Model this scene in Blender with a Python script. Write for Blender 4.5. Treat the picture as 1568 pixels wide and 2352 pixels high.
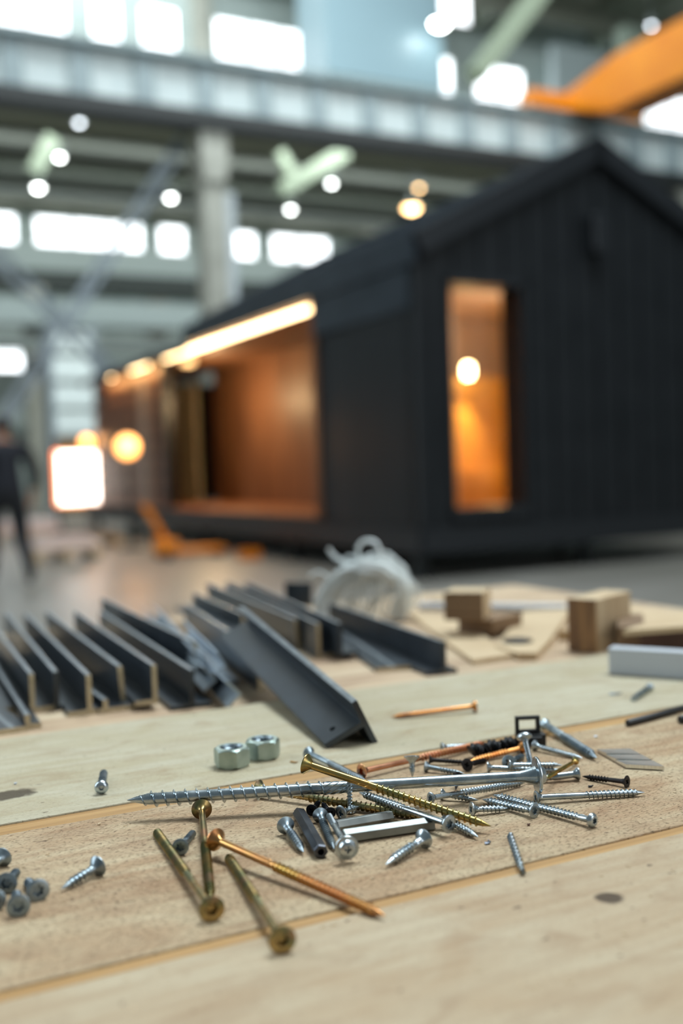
import bpy, bmesh, math, random
from mathutils import Vector, Matrix, noise
C = bpy.context
for o in list(bpy.data.objects): bpy.data.objects.remove(o)
COL = C.scene.collection
R = math.radians
# ------------------------------------------------------------------ camera, world, light, exposure
FPX = 2415.0; CAM = Vector((0, 0, 1.12)); PIT = R(2.438); ROL = R(-1.871)
YAW = R(27.2)          # the hall, the crane girder and the cabin are all square to this direction
TY = R(26.75)          # the workbench
fw = Vector((0, math.cos(PIT), -math.sin(PIT))); r0 = Vector((1, 0, 0)); u0 = r0.cross(fw)
RT = r0*math.cos(ROL) + u0*math.sin(ROL); UP = -r0*math.sin(ROL) + u0*math.cos(ROL)
cd = bpy.data.cameras.new('camera'); cam = bpy.data.objects.new('camera', cd); COL.objects.link(cam)
m = Matrix((RT, UP, -fw)).transposed().to_4x4(); m.translation = CAM; cam.matrix_world = m
cd.sensor_fit = 'VERTICAL'; cd.sensor_height = 36; cd.sensor_width = 24; cd.lens = FPX*36/2352
cd.clip_start = .02; cd.clip_end = 300
cd.dof.use_dof = True; cd.dof.focus_distance = .608; cd.dof.aperture_fstop = 3.3; cd.dof.aperture_blades = 9
C.scene.camera = cam
vs = C.scene.view_settings; vs.view_transform = 'Standard'; vs.look = 'None'; vs.gamma = 1; vs.use_curve_mapping = False
vs.exposure = 0.0
w = bpy.data.worlds.new('world'); C.scene.world = w; w.use_nodes = True
bg = w.node_tree.nodes['Background']; bg.inputs[0].default_value = (.56, .69, .74, 1); bg.inputs[1].default_value = .27
def area(name, loc, target, sx, sy, power, color):
    l = bpy.data.lights.new(name, 'AREA'); l.shape = 'RECTANGLE'; l.size = sx; l.size_y = sy; l.energy = power; l.color = color
    o = bpy.data.objects.new(name, l); COL.objects.link(o); o.location = loc
    o.rotation_euler = (Vector(target)-Vector(loc)).to_track_quat('-Z', 'Y').to_euler(); return o
# daylight through the clerestory bands and skylights of the hall, then added fill lights
area('skylight_daylight', (3, 5, 13.5), (0, .6, .9), 9, 3, 2350, (.84, .95, 1))
area('clerestory_daylight_left', (-15, 4, 9), (0, .8, .9), 3, 14, 1500, (.80, .92, 1))
area('clerestory_daylight_right', (12, -5, 8), (0, .8, .9), 3, 10, 500, (.95, .97, 1))
area('nave_fill', (-4, 36, 22.3), (4, 40, 0), 26, 8, 1800, (.9, .97, 1))  # unseen fill added to brighten the hall background
area('aisle_fill', (-2, 22.5, 21), (-12, 50, 6), 26, 3, 5500, (.9, .97, 1))  # fill added out of view to lift the far aisle and wall
HN = lambda u, v, z: (math.cos(YAW)*u-math.sin(YAW)*v, math.sin(YAW)*u+math.cos(YAW)*v, z)
area('girder_fill', HN(14, 13, 17.5), HN(14, 26, 11), 28, 3, 2300, (.9, .97, 1)).rotation_euler.rotate_axis('Z', 0)  # unseen fill added to brighten the girder face
area('under_girder_fill', HN(12, 26.9, 11.2), HN(12, 38, 10.4), 34, .9, 2600, (.92, .98, .96))  # fill hidden behind the girder web, added to brighten the joists
# ------------------------------------------------------------------ helpers: where things stand
def ray(px, py): return fw + RT*((px-784)/FPX) - UP*((py-1176)/FPX)
def at_z(px, py, z):
    d = ray(px, py); return CAM + d*((z-CAM.z)/d.z)
UN = Vector((math.cos(YAW), math.sin(YAW), 0)); VN = Vector((-math.sin(YAW), math.cos(YAW), 0))
def H(u, v, z=0.0): return UN*u + VN*v + Vector((0, 0, z))
def hall_at(px, py, v):          # point of the hall plane v = const
    d = ray(px, py); k = v/d.dot(VN); p = CAM + d*k; return p.dot(UN), p.z
def side_at(px, py, u):          # point of the hall plane u = const
    d = ray(px, py); k = u/d.dot(UN); p = CAM + d*k; return p.dot(VN), p.z
ZT = .92; ZL = .91               # top of the planks, top of the bench panel under them
# ------------------------------------------------------------------ helpers: materials
def mat(name, col, rough=.5, metal=0., spec=.5, emit=None, es=0.):
    m = bpy.data.materials.new(name); m.use_nodes = True; b = m.node_tree.nodes['Principled BSDF']
    b.inputs['Base Color'].default_value = (*col, 1); b.inputs['Roughness'].default_value = rough
    b.inputs['Metallic'].default_value = metal; b.inputs['Specular IOR Level'].default_value = spec
    if emit: b.inputs['Emission Color'].default_value = (*emit, 1); b.inputs['Emission Strength'].default_value = es
    return m
def nodes(m): return m.node_tree.nodes, m.node_tree.links, m.node_tree.nodes['Principled BSDF']
def noisy(m, cols, scale=(1, 1, 1), nscale=5., detail=6., rlo=None, rhi=None, bump=0., bscale=None, dist=.002, stops=None, distort=0.):
    """colour ramp over stretched noise in object space, with optional roughness and bump"""
    n, l, b = nodes(m)
    tc = n.new('ShaderNodeTexCoord'); mp = n.new('ShaderNodeMapping'); mp.inputs['Scale'].default_value = scale
    l.new(tc.outputs['Object'], mp.inputs['Vector'])
    t = n.new('ShaderNodeTexNoise'); t.inputs['Scale'].default_value = nscale; t.inputs['Detail'].default_value = detail
    t.inputs['Distortion'].default_value = distort
    l.new(mp.outputs['Vector'], t.inputs['Vector'])
    cr = n.new('ShaderNodeValToRGB'); e = cr.color_ramp.elements
    k = len(cols)
    st = stops or [.3+.4*i/(max(1, k-1)) for i in range(k)]
    e[0].position = st[0]; e[0].color = (*cols[0], 1); e[1].position = st[-1]; e[1].color = (*cols[-1], 1)
    for i in range(1, k-1):
        q = e.new(st[i]); q.color = (*cols[i], 1)
    l.new(t.outputs['Fac'], cr.inputs['Fac']); l.new(cr.outputs['Color'], b.inputs['Base Color'])
    if rlo is not None:
        mr = n.new('ShaderNodeMapRange'); mr.inputs['To Min'].default_value = rlo; mr.inputs['To Max'].default_value = rhi
        l.new(t.outputs['Fac'], mr.inputs['Value']); l.new(mr.outputs['Result'], b.inputs['Roughness'])
    if bump:
        t2 = n.new('ShaderNodeTexNoise'); t2.inputs['Scale'].default_value = bscale or nscale*4; t2.inputs['Detail'].default_value = 8
        l.new(mp.outputs['Vector'], t2.inputs['Vector'])
        bp = n.new('ShaderNodeBump'); bp.inputs['Strength'].default_value = bump; bp.inputs['Distance'].default_value = dist
        l.new(t2.outputs['Fac'], bp.inputs['Height']); l.new(bp.outputs['Normal'], b.inputs['Normal'])
    return m
def srgb(r, g, b):
    f = lambda c: ((c/255+.055)/1.055)**2.4 if c > 10 else c/255/12.92
    return (f(r), f(g), f(b))
def plank_mat(name, light, mid, dark, fibre, rough_fibre=.5, knots=()):
    """planed spruce: broad figure, fine fibres along x, torn pits, stains, knots"""
    m = mat(name, mid, .62, spec=.3); n, l, b = nodes(m)
    tc = n.new('ShaderNodeTexCoord')
    def tex(scale, ns, det=6., dis=0.):
        mp = n.new('ShaderNodeMapping'); mp.inputs['Scale'].default_value = scale; l.new(tc.outputs['Object'], mp.inputs['Vector'])
        t = n.new('ShaderNodeTexNoise'); t.inputs['Scale'].default_value = ns; t.inputs['Detail'].default_value = det
        t.inputs['Distortion'].default_value = dis; l.new(mp.outputs['Vector'], t.inputs['Vector']); return t.outputs['Fac']
    def ramp(fac, p0, p1, c0, c1):
        r = n.new('ShaderNodeValToRGB'); e = r.color_ramp.elements; e[0].position = p0; e[1].position = p1
        e[0].color = (*c0, 1); e[1].color = (*c1, 1); l.new(fac, r.inputs['Fac']); return r.outputs['Color']
    def mix(a, bb, fac, mode='MIX'):
        x = n.new('ShaderNodeMix'); x.data_type = 'RGBA'; x.blend_type = mode
        if isinstance(fac, float): x.inputs[0].default_value = fac
        else: l.new(fac, x.inputs[0])
        l.new(a, x.inputs[6])
        if isinstance(bb, tuple): x.inputs[7].default_value = (*bb, 1)
        else: l.new(bb, x.inputs[7])
        return x.outputs[2]
    broad = tex((1, 3.2, 1), 9., 6., 1.2)
    fig = tex((3, 60, 3), 3., 5., .4)
    fine = tex((50, 130, 50), 8., 9., .5)
    c = ramp(broad, .36, .64, mid, light)
    c = mix(c, ramp(fig, .35, .7, dark, light), .24)
    pit = ramp(fine, .57, .74, (0, 0, 0), (fibre, fibre, fibre))
    c = mix(c, tuple(x*.45 for x in dark), pit)
    blot = ramp(tex((1, 1.8, 1), 26., 7., .8), .52, .72, (0, 0, 0), (.42, .42, .42))
    c = mix(c, dark, blot)
    spk = ramp(tex((1, 1.6, 1), 95., 2., 0.), .715, .735, (0, 0, 0), (.7, .7, .7))
    c = mix(c, tuple(x*.3 for x in dark), spk)
    for (kx, ky, rx, ry) in knots:                    # dark rings of a knot, in plank coordinates
        mp = n.new('ShaderNodeMapping'); mp.vector_type = 'POINT'
        mp.inputs['Location'].default_value = (-kx/rx, -ky/ry, 0); mp.inputs['Scale'].default_value = (1/rx, 1/ry, 0)
        l.new(tc.outputs['Object'], mp.inputs['Vector'])
        ln = n.new('ShaderNodeVectorMath'); ln.operation = 'LENGTH'; l.new(mp.outputs['Vector'], ln.inputs[0])
        ad = n.new('ShaderNodeMath'); ad.operation = 'MULTIPLY_ADD'; ad.inputs[1].default_value = .4
        hf = n.new('ShaderNodeMath'); hf.operation = 'MULTIPLY'; hf.inputs[1].default_value = .4; l.new(ln.outputs['Value'], hf.inputs[0])
        l.new(tex((1, 1, 1), 160., 3.), ad.inputs[0]); l.new(hf.outputs[0], ad.inputs[2])
        c = mix(c, tuple(x*.2 for x in dark), ramp(ad.outputs[0], .56, .72, (.92, .92, .92), (0, 0, 0)))
    l.new(c, b.inputs['Base Color'])
    bp = n.new('ShaderNodeBump'); bp.inputs['Strength'].default_value = rough_fibre; bp.inputs['Distance'].default_value = .0016
    s = n.new('ShaderNodeMath'); s.operation = 'SUBTRACT'
    l.new(tex((34, 100, 34), 7., 10., .6), s.inputs[0]); l.new(pit, s.inputs[1])
    l.new(s.outputs[0], bp.inputs['Height']); l.new(bp.outputs['Normal'], b.inputs['Normal'])
    return m
M = {}
M['plank_back'] = plank_mat('pale_planed_spruce', srgb(188, 181, 158), srgb(176, 165, 136), srgb(146, 120, 88), .55, .45, knots=((-0.1959, -0.0478, .014, .009),))
M['plank_mid'] = plank_mat('rough_sawn_spruce', srgb(200, 180, 147), srgb(176, 144, 110), srgb(134, 98, 70), .7, .9)
M['plank_front'] = plank_mat('smooth_spruce', srgb(186, 170, 143), srgb(172, 148, 118), srgb(142, 112, 84), .4, .35, knots=((0.0158, 0.0813, .0056, .0056),))
M['tongue'] = noisy(mat('orange_pine_tongue', srgb(205, 150, 88), .6), [srgb(152, 112, 62), srgb(184, 144, 90)], (2, 60, 2), 3., 6., bump=.3)
M['bench'] = noisy(mat('bench_plywood', srgb(190, 155, 120), .65), [srgb(154, 124, 98), srgb(186, 160, 130), srgb(200, 180, 150)], (2, 14, 2), 4., 7., bump=.25)
M['ply'] = noisy(mat('offcut_plywood', srgb(215, 190, 150), .6), [srgb(184, 156, 120), srgb(208, 186, 152)], (3, 25, 3), 3., 6.)
M['ply_edge'] = noisy(mat('brown_panel', srgb(150, 112, 74), .6), [srgb(112, 86, 62), srgb(146, 118, 88)], (1, 1, 60), 3., 4.)
M['endgrain'] = noisy(mat('dark_end_grain', srgb(120, 84, 50), .7), [srgb(84, 56, 34), srgb(146, 108, 66)], (30, 4, 4), 3., 4., distort=1.)
M['walnut'] = noisy(mat('dark_brown_board', srgb(86, 52, 38), .5), [srgb(60, 34, 26), srgb(104, 66, 48)], (2, 40, 2), 3., 6.)
def metal(name, cols, rlo, rhi, ns=90., me=1.): return noisy(mat(name, cols[0], .3, me), cols, (1, 1, 1), ns, 3., rlo, rhi, bump=.12, bscale=700., dist=.0002)
M['zinc'] = metal('blue_zinc', [srgb(148, 162, 170), srgb(194, 202, 206)], .2, .36)
M['zinc_dull'] = metal('dull_zinc', [srgb(116, 130, 140), srgb(166, 176, 180)], .3, .5)
M['steel'] = metal('turned_steel', [srgb(112, 116, 114), srgb(140, 142, 138)], .4, .55)
M['dark_steel'] = metal('blackened_steel', [srgb(62, 66, 74), srgb(92, 94, 100)], .3, .45)
M['black_phos'] = metal('black_phosphate', [srgb(34, 32, 34), srgb(58, 52, 50)], .42, .6, me=.7)
M['black'] = metal('black_oxide', [srgb(24, 26, 32), srgb(46, 48, 54)], .35, .5, me=.6)
M['yellow'] = metal('yellow_zinc', [srgb(178, 136, 72), srgb(198, 160, 92), srgb(146, 142, 92), srgb(182, 136, 84)], .2, .36, 40.)
M['yellow_dark'] = metal('olive_zinc', [srgb(140, 116, 76), srgb(178, 152, 102), srgb(122, 124, 92), srgb(170, 130, 104)], .26, .44, 50.)
M['copper'] = metal('copper_zinc', [srgb(182, 118, 88), srgb(204, 146, 114), srgb(170, 130, 82)], .22, .38, 50.)
M['orange'] = metal('orange_zinc', [srgb(196, 120, 66), srgb(212, 150, 88), srgb(150, 90, 54)], .25, .4, 60.)
M['copper_yellow'] = metal('rainbow_zinc', [srgb(192, 122, 92), srgb(160, 132, 84), srgb(112, 114, 78), srgb(192, 150, 126)], .22, .4, 35.)
M['yellow_copper'] = metal('gold_copper_zinc', [srgb(180, 158, 84), srgb(196, 140, 88), srgb(186, 116, 78)], .22, .38, 26.)
M['nut'] = metal('galvanised_nut', [srgb(150, 166, 160), srgb(186, 198, 190)], .34, .55)
M['paint'] = noisy(mat('slate_grey_paint', srgb(46, 53, 60), .36, .3, .7), [srgb(38, 45, 52), srgb(56, 64, 72)], (1, 1, 1), 30., 5., .28, .40, bump=.08, bscale=500., dist=.0003)
M['paint_edge'] = noisy(mat('sawn_bar_end', srgb(176, 160, 132), .45, .5), [srgb(172, 158, 130), srgb(205, 193, 165)], (1, 1, 1), 200., 3.)
M['sheen_edge'] = noisy(mat('sheen_bar_edge', srgb(140, 148, 154), .36, .6), [srgb(120, 128, 134), srgb(160, 166, 170)], (1, 1, 1), 60., 4.)  # lighter colour paints the sky and window reflection along bar top edges
M['galv'] = metal('bright_angle_steel', [srgb(158, 172, 186), srgb(196, 208, 218)], .24, .4, 20., me=.55)
M['blade'] = noisy(mat('knife_blade', srgb(214, 212, 206), .4, 1.), [srgb(215, 213, 208), srgb(235, 234, 230)], (1, 30, 1), 100., 3., .28, .36)
M['black_plastic'] = mat('black_plastic', srgb(16, 17, 20), .45)
M['white_bar'] = mat('white_coated_profile', srgb(196, 201, 208), .35)
M['white_cord'] = mat('white_plastic_cord', srgb(232, 236, 234), .4)
# ------------------------------------------------------------------ helpers: meshes and objects
class MB:
    def __init__(s): s.v = []; s.f = []; s.m = []; s.sm = []
    def add(s, vs, fs, mi=0, smooth=False):
        o = len(s.v); s.v += [Vector(p) for p in vs]; s.f += [[i+o for i in f] for f in fs]
        s.m += [mi]*len(fs); s.sm += [smooth]*len(fs); return s
    def box(s, x0, x1, y0, y1, z0, z1, mi=0):
        v = [(x, y, z) for z in (z0, z1) for x, y in ((x0, y0), (x1, y0), (x1, y1), (x0, y1))]
        return s.add(v, [(3, 2, 1, 0), (4, 5, 6, 7), (0, 1, 5, 4), (1, 2, 6, 5), (2, 3, 7, 6), (3, 0, 4, 7)], mi)
    def prism(s, poly, z0, z1, mi=0, cap=None):
        n = len(poly); v = [(x, y, z0) for x, y in poly]+[(x, y, z1) for x, y in poly]
        s.add(v, [(i, (i+1) % n, n+(i+1) % n, n+i) for i in range(n)], mi)
        c = mi if cap is None else cap
        return s.add(v, [tuple(range(n-1, -1, -1)), tuple(range(n, 2*n))], c)
    def bar(s, a, b, w, h=None, mi=0):
        """rectangular bar from a to b"""
        a = Vector(a); b = Vector(b); d = (b-a).normalized(); h = h or w
        e = d.cross(Vector((0, 0, 1)));  e = e.normalized() if e.length > 1e-4 else Vector((1, 0, 0)); g = e.cross(d)
        v = [p+e*x*w/2+g*y*h/2 for p in (a, b) for x, y in ((-1, -1), (1, -1), (1, 1), (-1, 1))]
        return s.add(v, [(0, 1, 2, 3), (7, 6, 5, 4), (1, 0, 4, 5), (2, 1, 5, 6), (3, 2, 6, 7), (0, 3, 7, 4)], mi)
    def rings(s, prof, seg=24, mi=0, smooth=True, c0=True, c1=True, M4=None):
        """lathe about z: prof = [(radius, z)]"""
        v = []; n = len(prof)
        for r, z in prof: v += [Vector((r*math.cos(2*math.pi*k/seg), r*math.sin(2*math.pi*k/seg), z)) for k in range(seg)]
        if M4: v = [M4 @ p for p in v]
        f = [(i*seg+k, i*seg+(k+1) % seg, (i+1)*seg+(k+1) % seg, (i+1)*seg+k) for i in range(n-1) for k in range(seg)]
        o = len(s.v); s.add(v, f, mi, smooth)
        if c0: s.f.append([o+k for k in range(seg-1, -1, -1)]); s.m.append(mi); s.sm.append(False)
        if c1: s.f.append([o+(n-1)*seg+k for k in range(seg)]); s.m.append(mi); s.sm.append(False)
        return s
    def tube(s, pts, rad, seg=8, mi=0):
        pts = [Vector(p) for p in pts]; n = len(pts); v = []; rad = rad if isinstance(rad, (list, tuple)) else [rad]*n
        nrm = None
        for i, p in enumerate(pts):
            d = (pts[min(i+1, n-1)]-pts[max(i-1, 0)]).normalized()
            if nrm is None: nrm = d.orthogonal().normalized()
            else: nrm = (nrm-d*nrm.dot(d)).normalized()
            b = d.cross(nrm)
            v += [p+(nrm*math.cos(2*math.pi*k/seg)+b*math.sin(2*math.pi*k/seg))*rad[i] for k in range(seg)]
        s.add(v, [(i*seg+k, i*seg+(k+1) % seg, (i+1)*seg+(k+1) % seg, (i+1)*seg+k) for i in range(n-1) for k in range(seg)], mi, True)
        o = len(s.v)-n*seg
        s.f += [[o+k for k in range(seg-1, -1, -1)], [o+(n-1)*seg+k for k in range(seg)]]; s.m += [mi]*2; s.sm += [False]*2
        return s
    def build(s, name, mats, parent=None, bevel=0, seg=2):
        me = bpy.data.meshes.new(name); me.from_pydata([tuple(p) for p in s.v], [], s.f)
        for x in (mats if isinstance(mats, (list, tuple)) else [mats]): me.materials.append(x if not isinstance(x, str) else M[x])
        me.polygons.foreach_set('material_index', s.m); me.polygons.foreach_set('use_smooth', s.sm)
        bm = bmesh.new(); bm.from_mesh(me); bmesh.ops.recalc_face_normals(bm, faces=bm.faces); [setattr(e_, 'smooth', False) for e_ in bm.edges if e_.calc_face_angle(0) > R(40)]; bm.to_mesh(me); bm.free(); me.update()
        o = bpy.data.objects.new(name, me); COL.objects.link(o)
        if parent: o.parent = parent
        if bevel:
            b = o.modifiers.new('bevel', 'BEVEL'); b.width = bevel; b.segments = seg; b.limit_method = 'ANGLE'
        return o
def thing(name, label, cat, loc=(0, 0, 0), rotz=0., group=None, mw=None):
    o = bpy.data.objects.new(name, None); COL.objects.link(o); o.empty_display_size = .05
    if mw is not None: o.matrix_world = mw
    else: o.location = loc; o.rotation_euler = (0, 0, rotz)
    o['label'] = label; o['category'] = cat
    if group: o['group'] = group
    return o
def tag(o, label, cat, group=None, kind=None):
    if label: o['label'] = label
    if cat: o['category'] = cat
    if group: o['group'] = group
    if kind: o['kind'] = kind
    return o
def place(o, loc, rotz=0.): o.location = loc; o.rotation_euler = (0, 0, rotz); return o
def struct(o, label=None):
    o['kind'] = 'structure'
    if label: o['label'] = label
    return o
def dup(o, parent=None):
    c = o.copy(); COL.objects.link(c)
    if parent: c.parent = parent
    for ch in list(o.children): dup(ch, c)
    return c
# ================================================================== THE HALL
wallpaint = noisy(mat('pale_hall_wall', srgb(170, 184, 182), .8), [srgb(158, 172, 170), srgb(182, 194, 190)], (1, 1, 1), 2.)
concrete = noisy(mat('ceiling_concrete', srgb(124, 126, 112), .85), [srgb(98, 100, 84), srgb(138, 140, 126)], (1, 1, 1), .5, 4.)
floor_m = noisy(mat('polished_concrete', srgb(140, 134, 126), .25), [srgb(112, 108, 98), srgb(142, 138, 132)], (1, 1, 1), .6, 8., .26, .46)
girder_m = noisy(mat('girder_paint', srgb(176, 188, 188), .6), [srgb(166, 179, 180), srgb(186, 197, 196)], (1, 1, 1), 3.)
girder_rib = mat('girder_rib_paint', srgb(128, 143, 146), .6)
dark_rail = mat('dark_steel_flange', srgb(26, 32, 32), .6)
col_m = noisy(mat('column_concrete', srgb(160, 162, 152), .8), [srgb(148, 150, 140), srgb(172, 174, 164)], (1, 1, 1), 2.)
daylit = mat('daylit_frosted_glass', (.9, .95, 1), .5, emit=(.93, .97, 1), es=3.6)
brace_m = mat('blue_grey_brace_paint', srgb(132, 144, 152), .5)
mb = MB().box(-40, 70, -25, 80, -.2, 0); f = mb.build('floor', floor_m); place(f, (0, 0, 0), YAW); struct(f, 'polished grey concrete floor of the hall')
# back wall with real openings: built as bands and piers round the panes
WV = 45.0
low = [(-2.2, 2.9), (3.1, 8.75), (8.98, 14.1), (14.32, 16.05), (17.4, 19.45), (19.72, 23.2), (24, 28), (28.3, 33)]
high = [(0, 5.4), (5.6, 11.3), (11.55, 13.6), (13.75, 16.15), (17.15, 22.75), (25.4, 30.6), (31.2, 35.0), (37.2, 41), (41.8, 47)]
grd = [(5.2, 8.75)]
low = [(s+.3, e-.3) for s, e in low]; high = [(s+.45, e-.4) for s, e in high]; grd = [(5.2, 8.45)]
mb = MB()
def piers(mb, spans, z0, z1, a=-6, b=60):
    x = a
    for s, e in spans + [(b, b)]:
        if s > x: mb.box(x, s, 0, .4, z0, z1)
        x = e
mb.box(-6, 60, 0, .4, 0, 5.6); piers(mb, grd, 5.6, 7.0); mb.box(-6, 60, 0, .4, 7.0, 10.5); piers(mb, low, 10.5, 11.95)
mb.box(-6, 60, 0, .4, 11.95, 18.5); piers(mb, high, 18.5, 21.45); mb.box(-6, 60, 0, .4, 21.45, 30)
bw = mb.build('wall_back', wallpaint); place(bw, H(0, WV), YAW); struct(bw, 'pale back wall of the hall pierced by window bands')
n = 0
frame_m = mat('window_frame_paint', srgb(150, 164, 168), .6)
for spans, z0, z1 in ((low, 10.5, 11.95), (high, 18.5, 21.45), (grd, 5.6, 7.0)):
    for s, e in spans:
        n += 1
        w_ = MB().box(s-H(0, 0).x, e, .15, .2, z0, z1).build('window_%d' % n, daylit); place(w_, H(0, WV), YAW); struct(w_)
        fr = MB(); k = max(1, int((e-s)/1.3))
        for i in range(1, k): fr.box(s+(e-s)*i/k-.04, s+(e-s)*i/k+.04, .08, .15, z0, z1)
        fr.box(s, e, .08, .15, (z0+z1)/2-.03, (z0+z1)/2+.03)
        q = fr.build('window_frame', frame_m, w_); q['kind'] = 'structure'
# ceilings: high nave roof and the lower aisle behind the girder
mb = MB().box(-6, 60, 8, 45, 25, 25.4)
c_ = mb.build('ceiling', concrete); place(c_, H(0, 0), YAW); struct(c_, 'grey green concrete roof high above the crane girder')
def beam(name, x0, x1, y0, y1, z0, z1, m_, label, cat='beam', group=None):
    u, v, z = (x0+x1)/2, (y0+y1)/2, z0
    o = MB().box(x0-u, x1-u, y0-v, y1-v, 0, z1-z0).build(name, m_); place(o, H(u, v, z0), YAW); tag(o, label, cat, group); return o
roofpos = [(8, 'leftmost'), (16, 'second from left'), (24, 'third from left'), (31, 'fourth from left'), (39, 'rightmost')]
rib_m = mat('roof_beam_paint', srgb(140, 148, 134), .8)
for u, nm in roofpos: beam('roof_beam', u, u+.7, 20, 44.9, 23.2, 25, rib_m, 'grey green roof beam running deep into the hall, %s of the high ones' % nm, group='roof beams over the nave')
for v, nm in ((30, 'nearest'), (35.5, 'middle'), (41, 'farthest')): beam('cross_beam', -4, 55, v, v+.5, 22.4, 23.2, mat('cross_beam_paint', srgb(104, 108, 96), .8), 'dark cross beam under the high roof, %s to the camera' % nm, group='cross beams of the high roof')
# aisle ceiling slabs seen below the girder
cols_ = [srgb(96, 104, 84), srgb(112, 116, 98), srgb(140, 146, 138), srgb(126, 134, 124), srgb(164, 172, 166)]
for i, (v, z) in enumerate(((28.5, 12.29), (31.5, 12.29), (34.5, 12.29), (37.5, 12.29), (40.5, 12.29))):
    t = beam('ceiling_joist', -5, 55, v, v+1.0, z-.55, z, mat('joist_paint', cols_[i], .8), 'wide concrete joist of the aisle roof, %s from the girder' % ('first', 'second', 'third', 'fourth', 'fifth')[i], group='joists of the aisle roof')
s_ = MB().box(-5, 55, 27.5, 44.98, 12.3, 12.5).build('ceiling_2', noisy(mat('aisle_ceiling', srgb(120, 122, 102), .85), [srgb(96, 98, 76), srgb(140, 140, 120)], (1, 1, 1), .4)); place(s_, H(0, 0), YAW); struct(s_, 'aisle ceiling below the crane girder level')
# crane runway girder
g = thing('runway_girder', 'long pale grey riveted girder crossing the whole hall above the cabin', 'girder', H(20, 26), YAW)
MB().box(-28, 30, 0, .12, 10.35, 11.6).build('web', girder_m, g)
MB().box(-28, 30, -.28, .4, 11.6, 11.76).build('top_flange', mat('girder_top_paint', srgb(120, 136, 138), .6), g)
MB().box(-28, 30, -.3, .42, 9.95, 10.36).build('bottom_flange', dark_rail, g)['label'] = 'dark bottom flange'
for k in range(-17, 18):
    MB().box(k*1.615+1.1-.26, k*1.615+1.1+.26, -.10, 0, 10.36, 11.6).build('stiffener', girder_rib, g)
# columns under the girder
def column(u, v, top, label, w=.9, brk=True):
    c = thing('concrete_column', label, 'column', H(u, v), YAW, 'concrete columns of the hall')
    MB().box(-w/2, w/2, -.35, .35, 0, top).build('shaft', col_m, c, .03)
    if brk:
        MB().prism([(-w*.5, 0), (w*.5, 0), (w*.62, .5), (w*.62, 1.3), (-w*.62, 1.3), (-w*.62, .5)], -.45, .45).build('capital', col_m, c).matrix_local = Matrix.Translation((0, 0, top-1.3)) @ Matrix.Rotation(R(90), 4, 'X')
        MB().box(w/2+.02, w/2+.3, -.2, .1, 0, top-1.5).build('downpipe', mat('pale_pipe', srgb(186, 196, 200), .6), c)
    return c
column(9.95, 26.3, 9.93, 'tall concrete column carrying the girder left of the black cabin', .6)
column(-3, 26.3, 9.93, 'concrete column carrying the girder beyond the left side of the photo')
column(26.8, 26.3, 9.93, 'concrete column carrying the girder behind the right roof slope')
column(16.75, 44.6, 24, 'full height wall column between the two groups of bright windows', .8, False)
for (px, v, ww) in ((85, 40, .8), (365, 42, .7)):
    u, _ = hall_at(px, 900, v); column(u, v, 8.2, 'pale post below the lower windows, %s' % ('far left by the walking person' if px < 100 else 'behind the porch end'), ww, False)
# X bracing between the columns
def brace(a, b, label, v=26.7):
    t = thing('cross_brace', label, 'brace', H(a[0], v), YAW, 'blue grey braces')
    p = Vector((0, 0, a[1])); q = Vector((b[0]-a[0], 0, b[1])); off = Vector((0, 0, .24))
    MB().bar(p+off, q+off, .12, .1).bar(p-off, q-off, .12, .1).build('chord', brace_m, t)
    k = 12; lm = MB()
    for i in range(k): lm.bar(p.lerp(q, i/k)+(off if i % 2 else -off), p.lerp(q, (i+1)/k)+(-off if i % 2 else off), .1, .07)
    lm.build('lacing', brace_m, t)
brace((9.45, 9.9), (3.4, .9), 'laced blue grey brace falling from the column top down to the left')
brace((1.6, 12.6-2.6), (8.6, 2.6), 'laced blue grey brace rising to the upper left behind the walking person', 27.6)
# pale cladding bands and rails under the lower windows
beam('crane_rail_beam', -5, 24, 42.5, 43.1, 9.0, 10.3, mat('far_rail_paint', srgb(176, 190, 188), .7), 'pale far rail beam running under the lower bright windows')
beam('gantry_beam', -5, 24, 41, 41.5, 8.25, 9.0, mat('dark_gantry', srgb(56, 64, 62), .7), 'dark beam just below the pale far rail beam')
beam('duct', 6, 24, 38.6, 39.5, 6.6, 7.5, mat('duct_grey', srgb(150, 164, 164), .6), 'long grey duct on the far side above the white sheet stack', 'duct')
beam('duct', 3, 24, 38.0, 38.5, 5.6, 6.1, mat('duct_dark', srgb(116, 126, 124), .6), 'darker thin duct hanging under the long grey duct', 'duct')
# white stack of sheets at the far end
u0_, _ = hall_at(120, 900, 33); u1_, _ = hall_at(222, 900, 33)
t = thing('storage_rack', 'tall rack of white wrapped panels left of the porch end', 'rack', H((u0_+u1_)/2, 33.5), YAW); ww = (u1_-u0_)/2
MB().box(-ww, ww, -.4, .5, 0, 2.3).build('base_cabinet', mat('rack_brown', srgb(120, 96, 70), .7), t)
for k in range(4): MB().box(-ww+.05, ww-.05, -.42, .5, 2.4+k*.85, 2.4+k*.85+.7).build('panel_pack', mat('white_pack', srgb(200, 212, 212), .6), t, .04)
for sx in (-1, 1): MB().box(sx*ww-.05, sx*ww+.05, -.5, .55, 0, 5.9).build('upright', brace_m, t)
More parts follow.
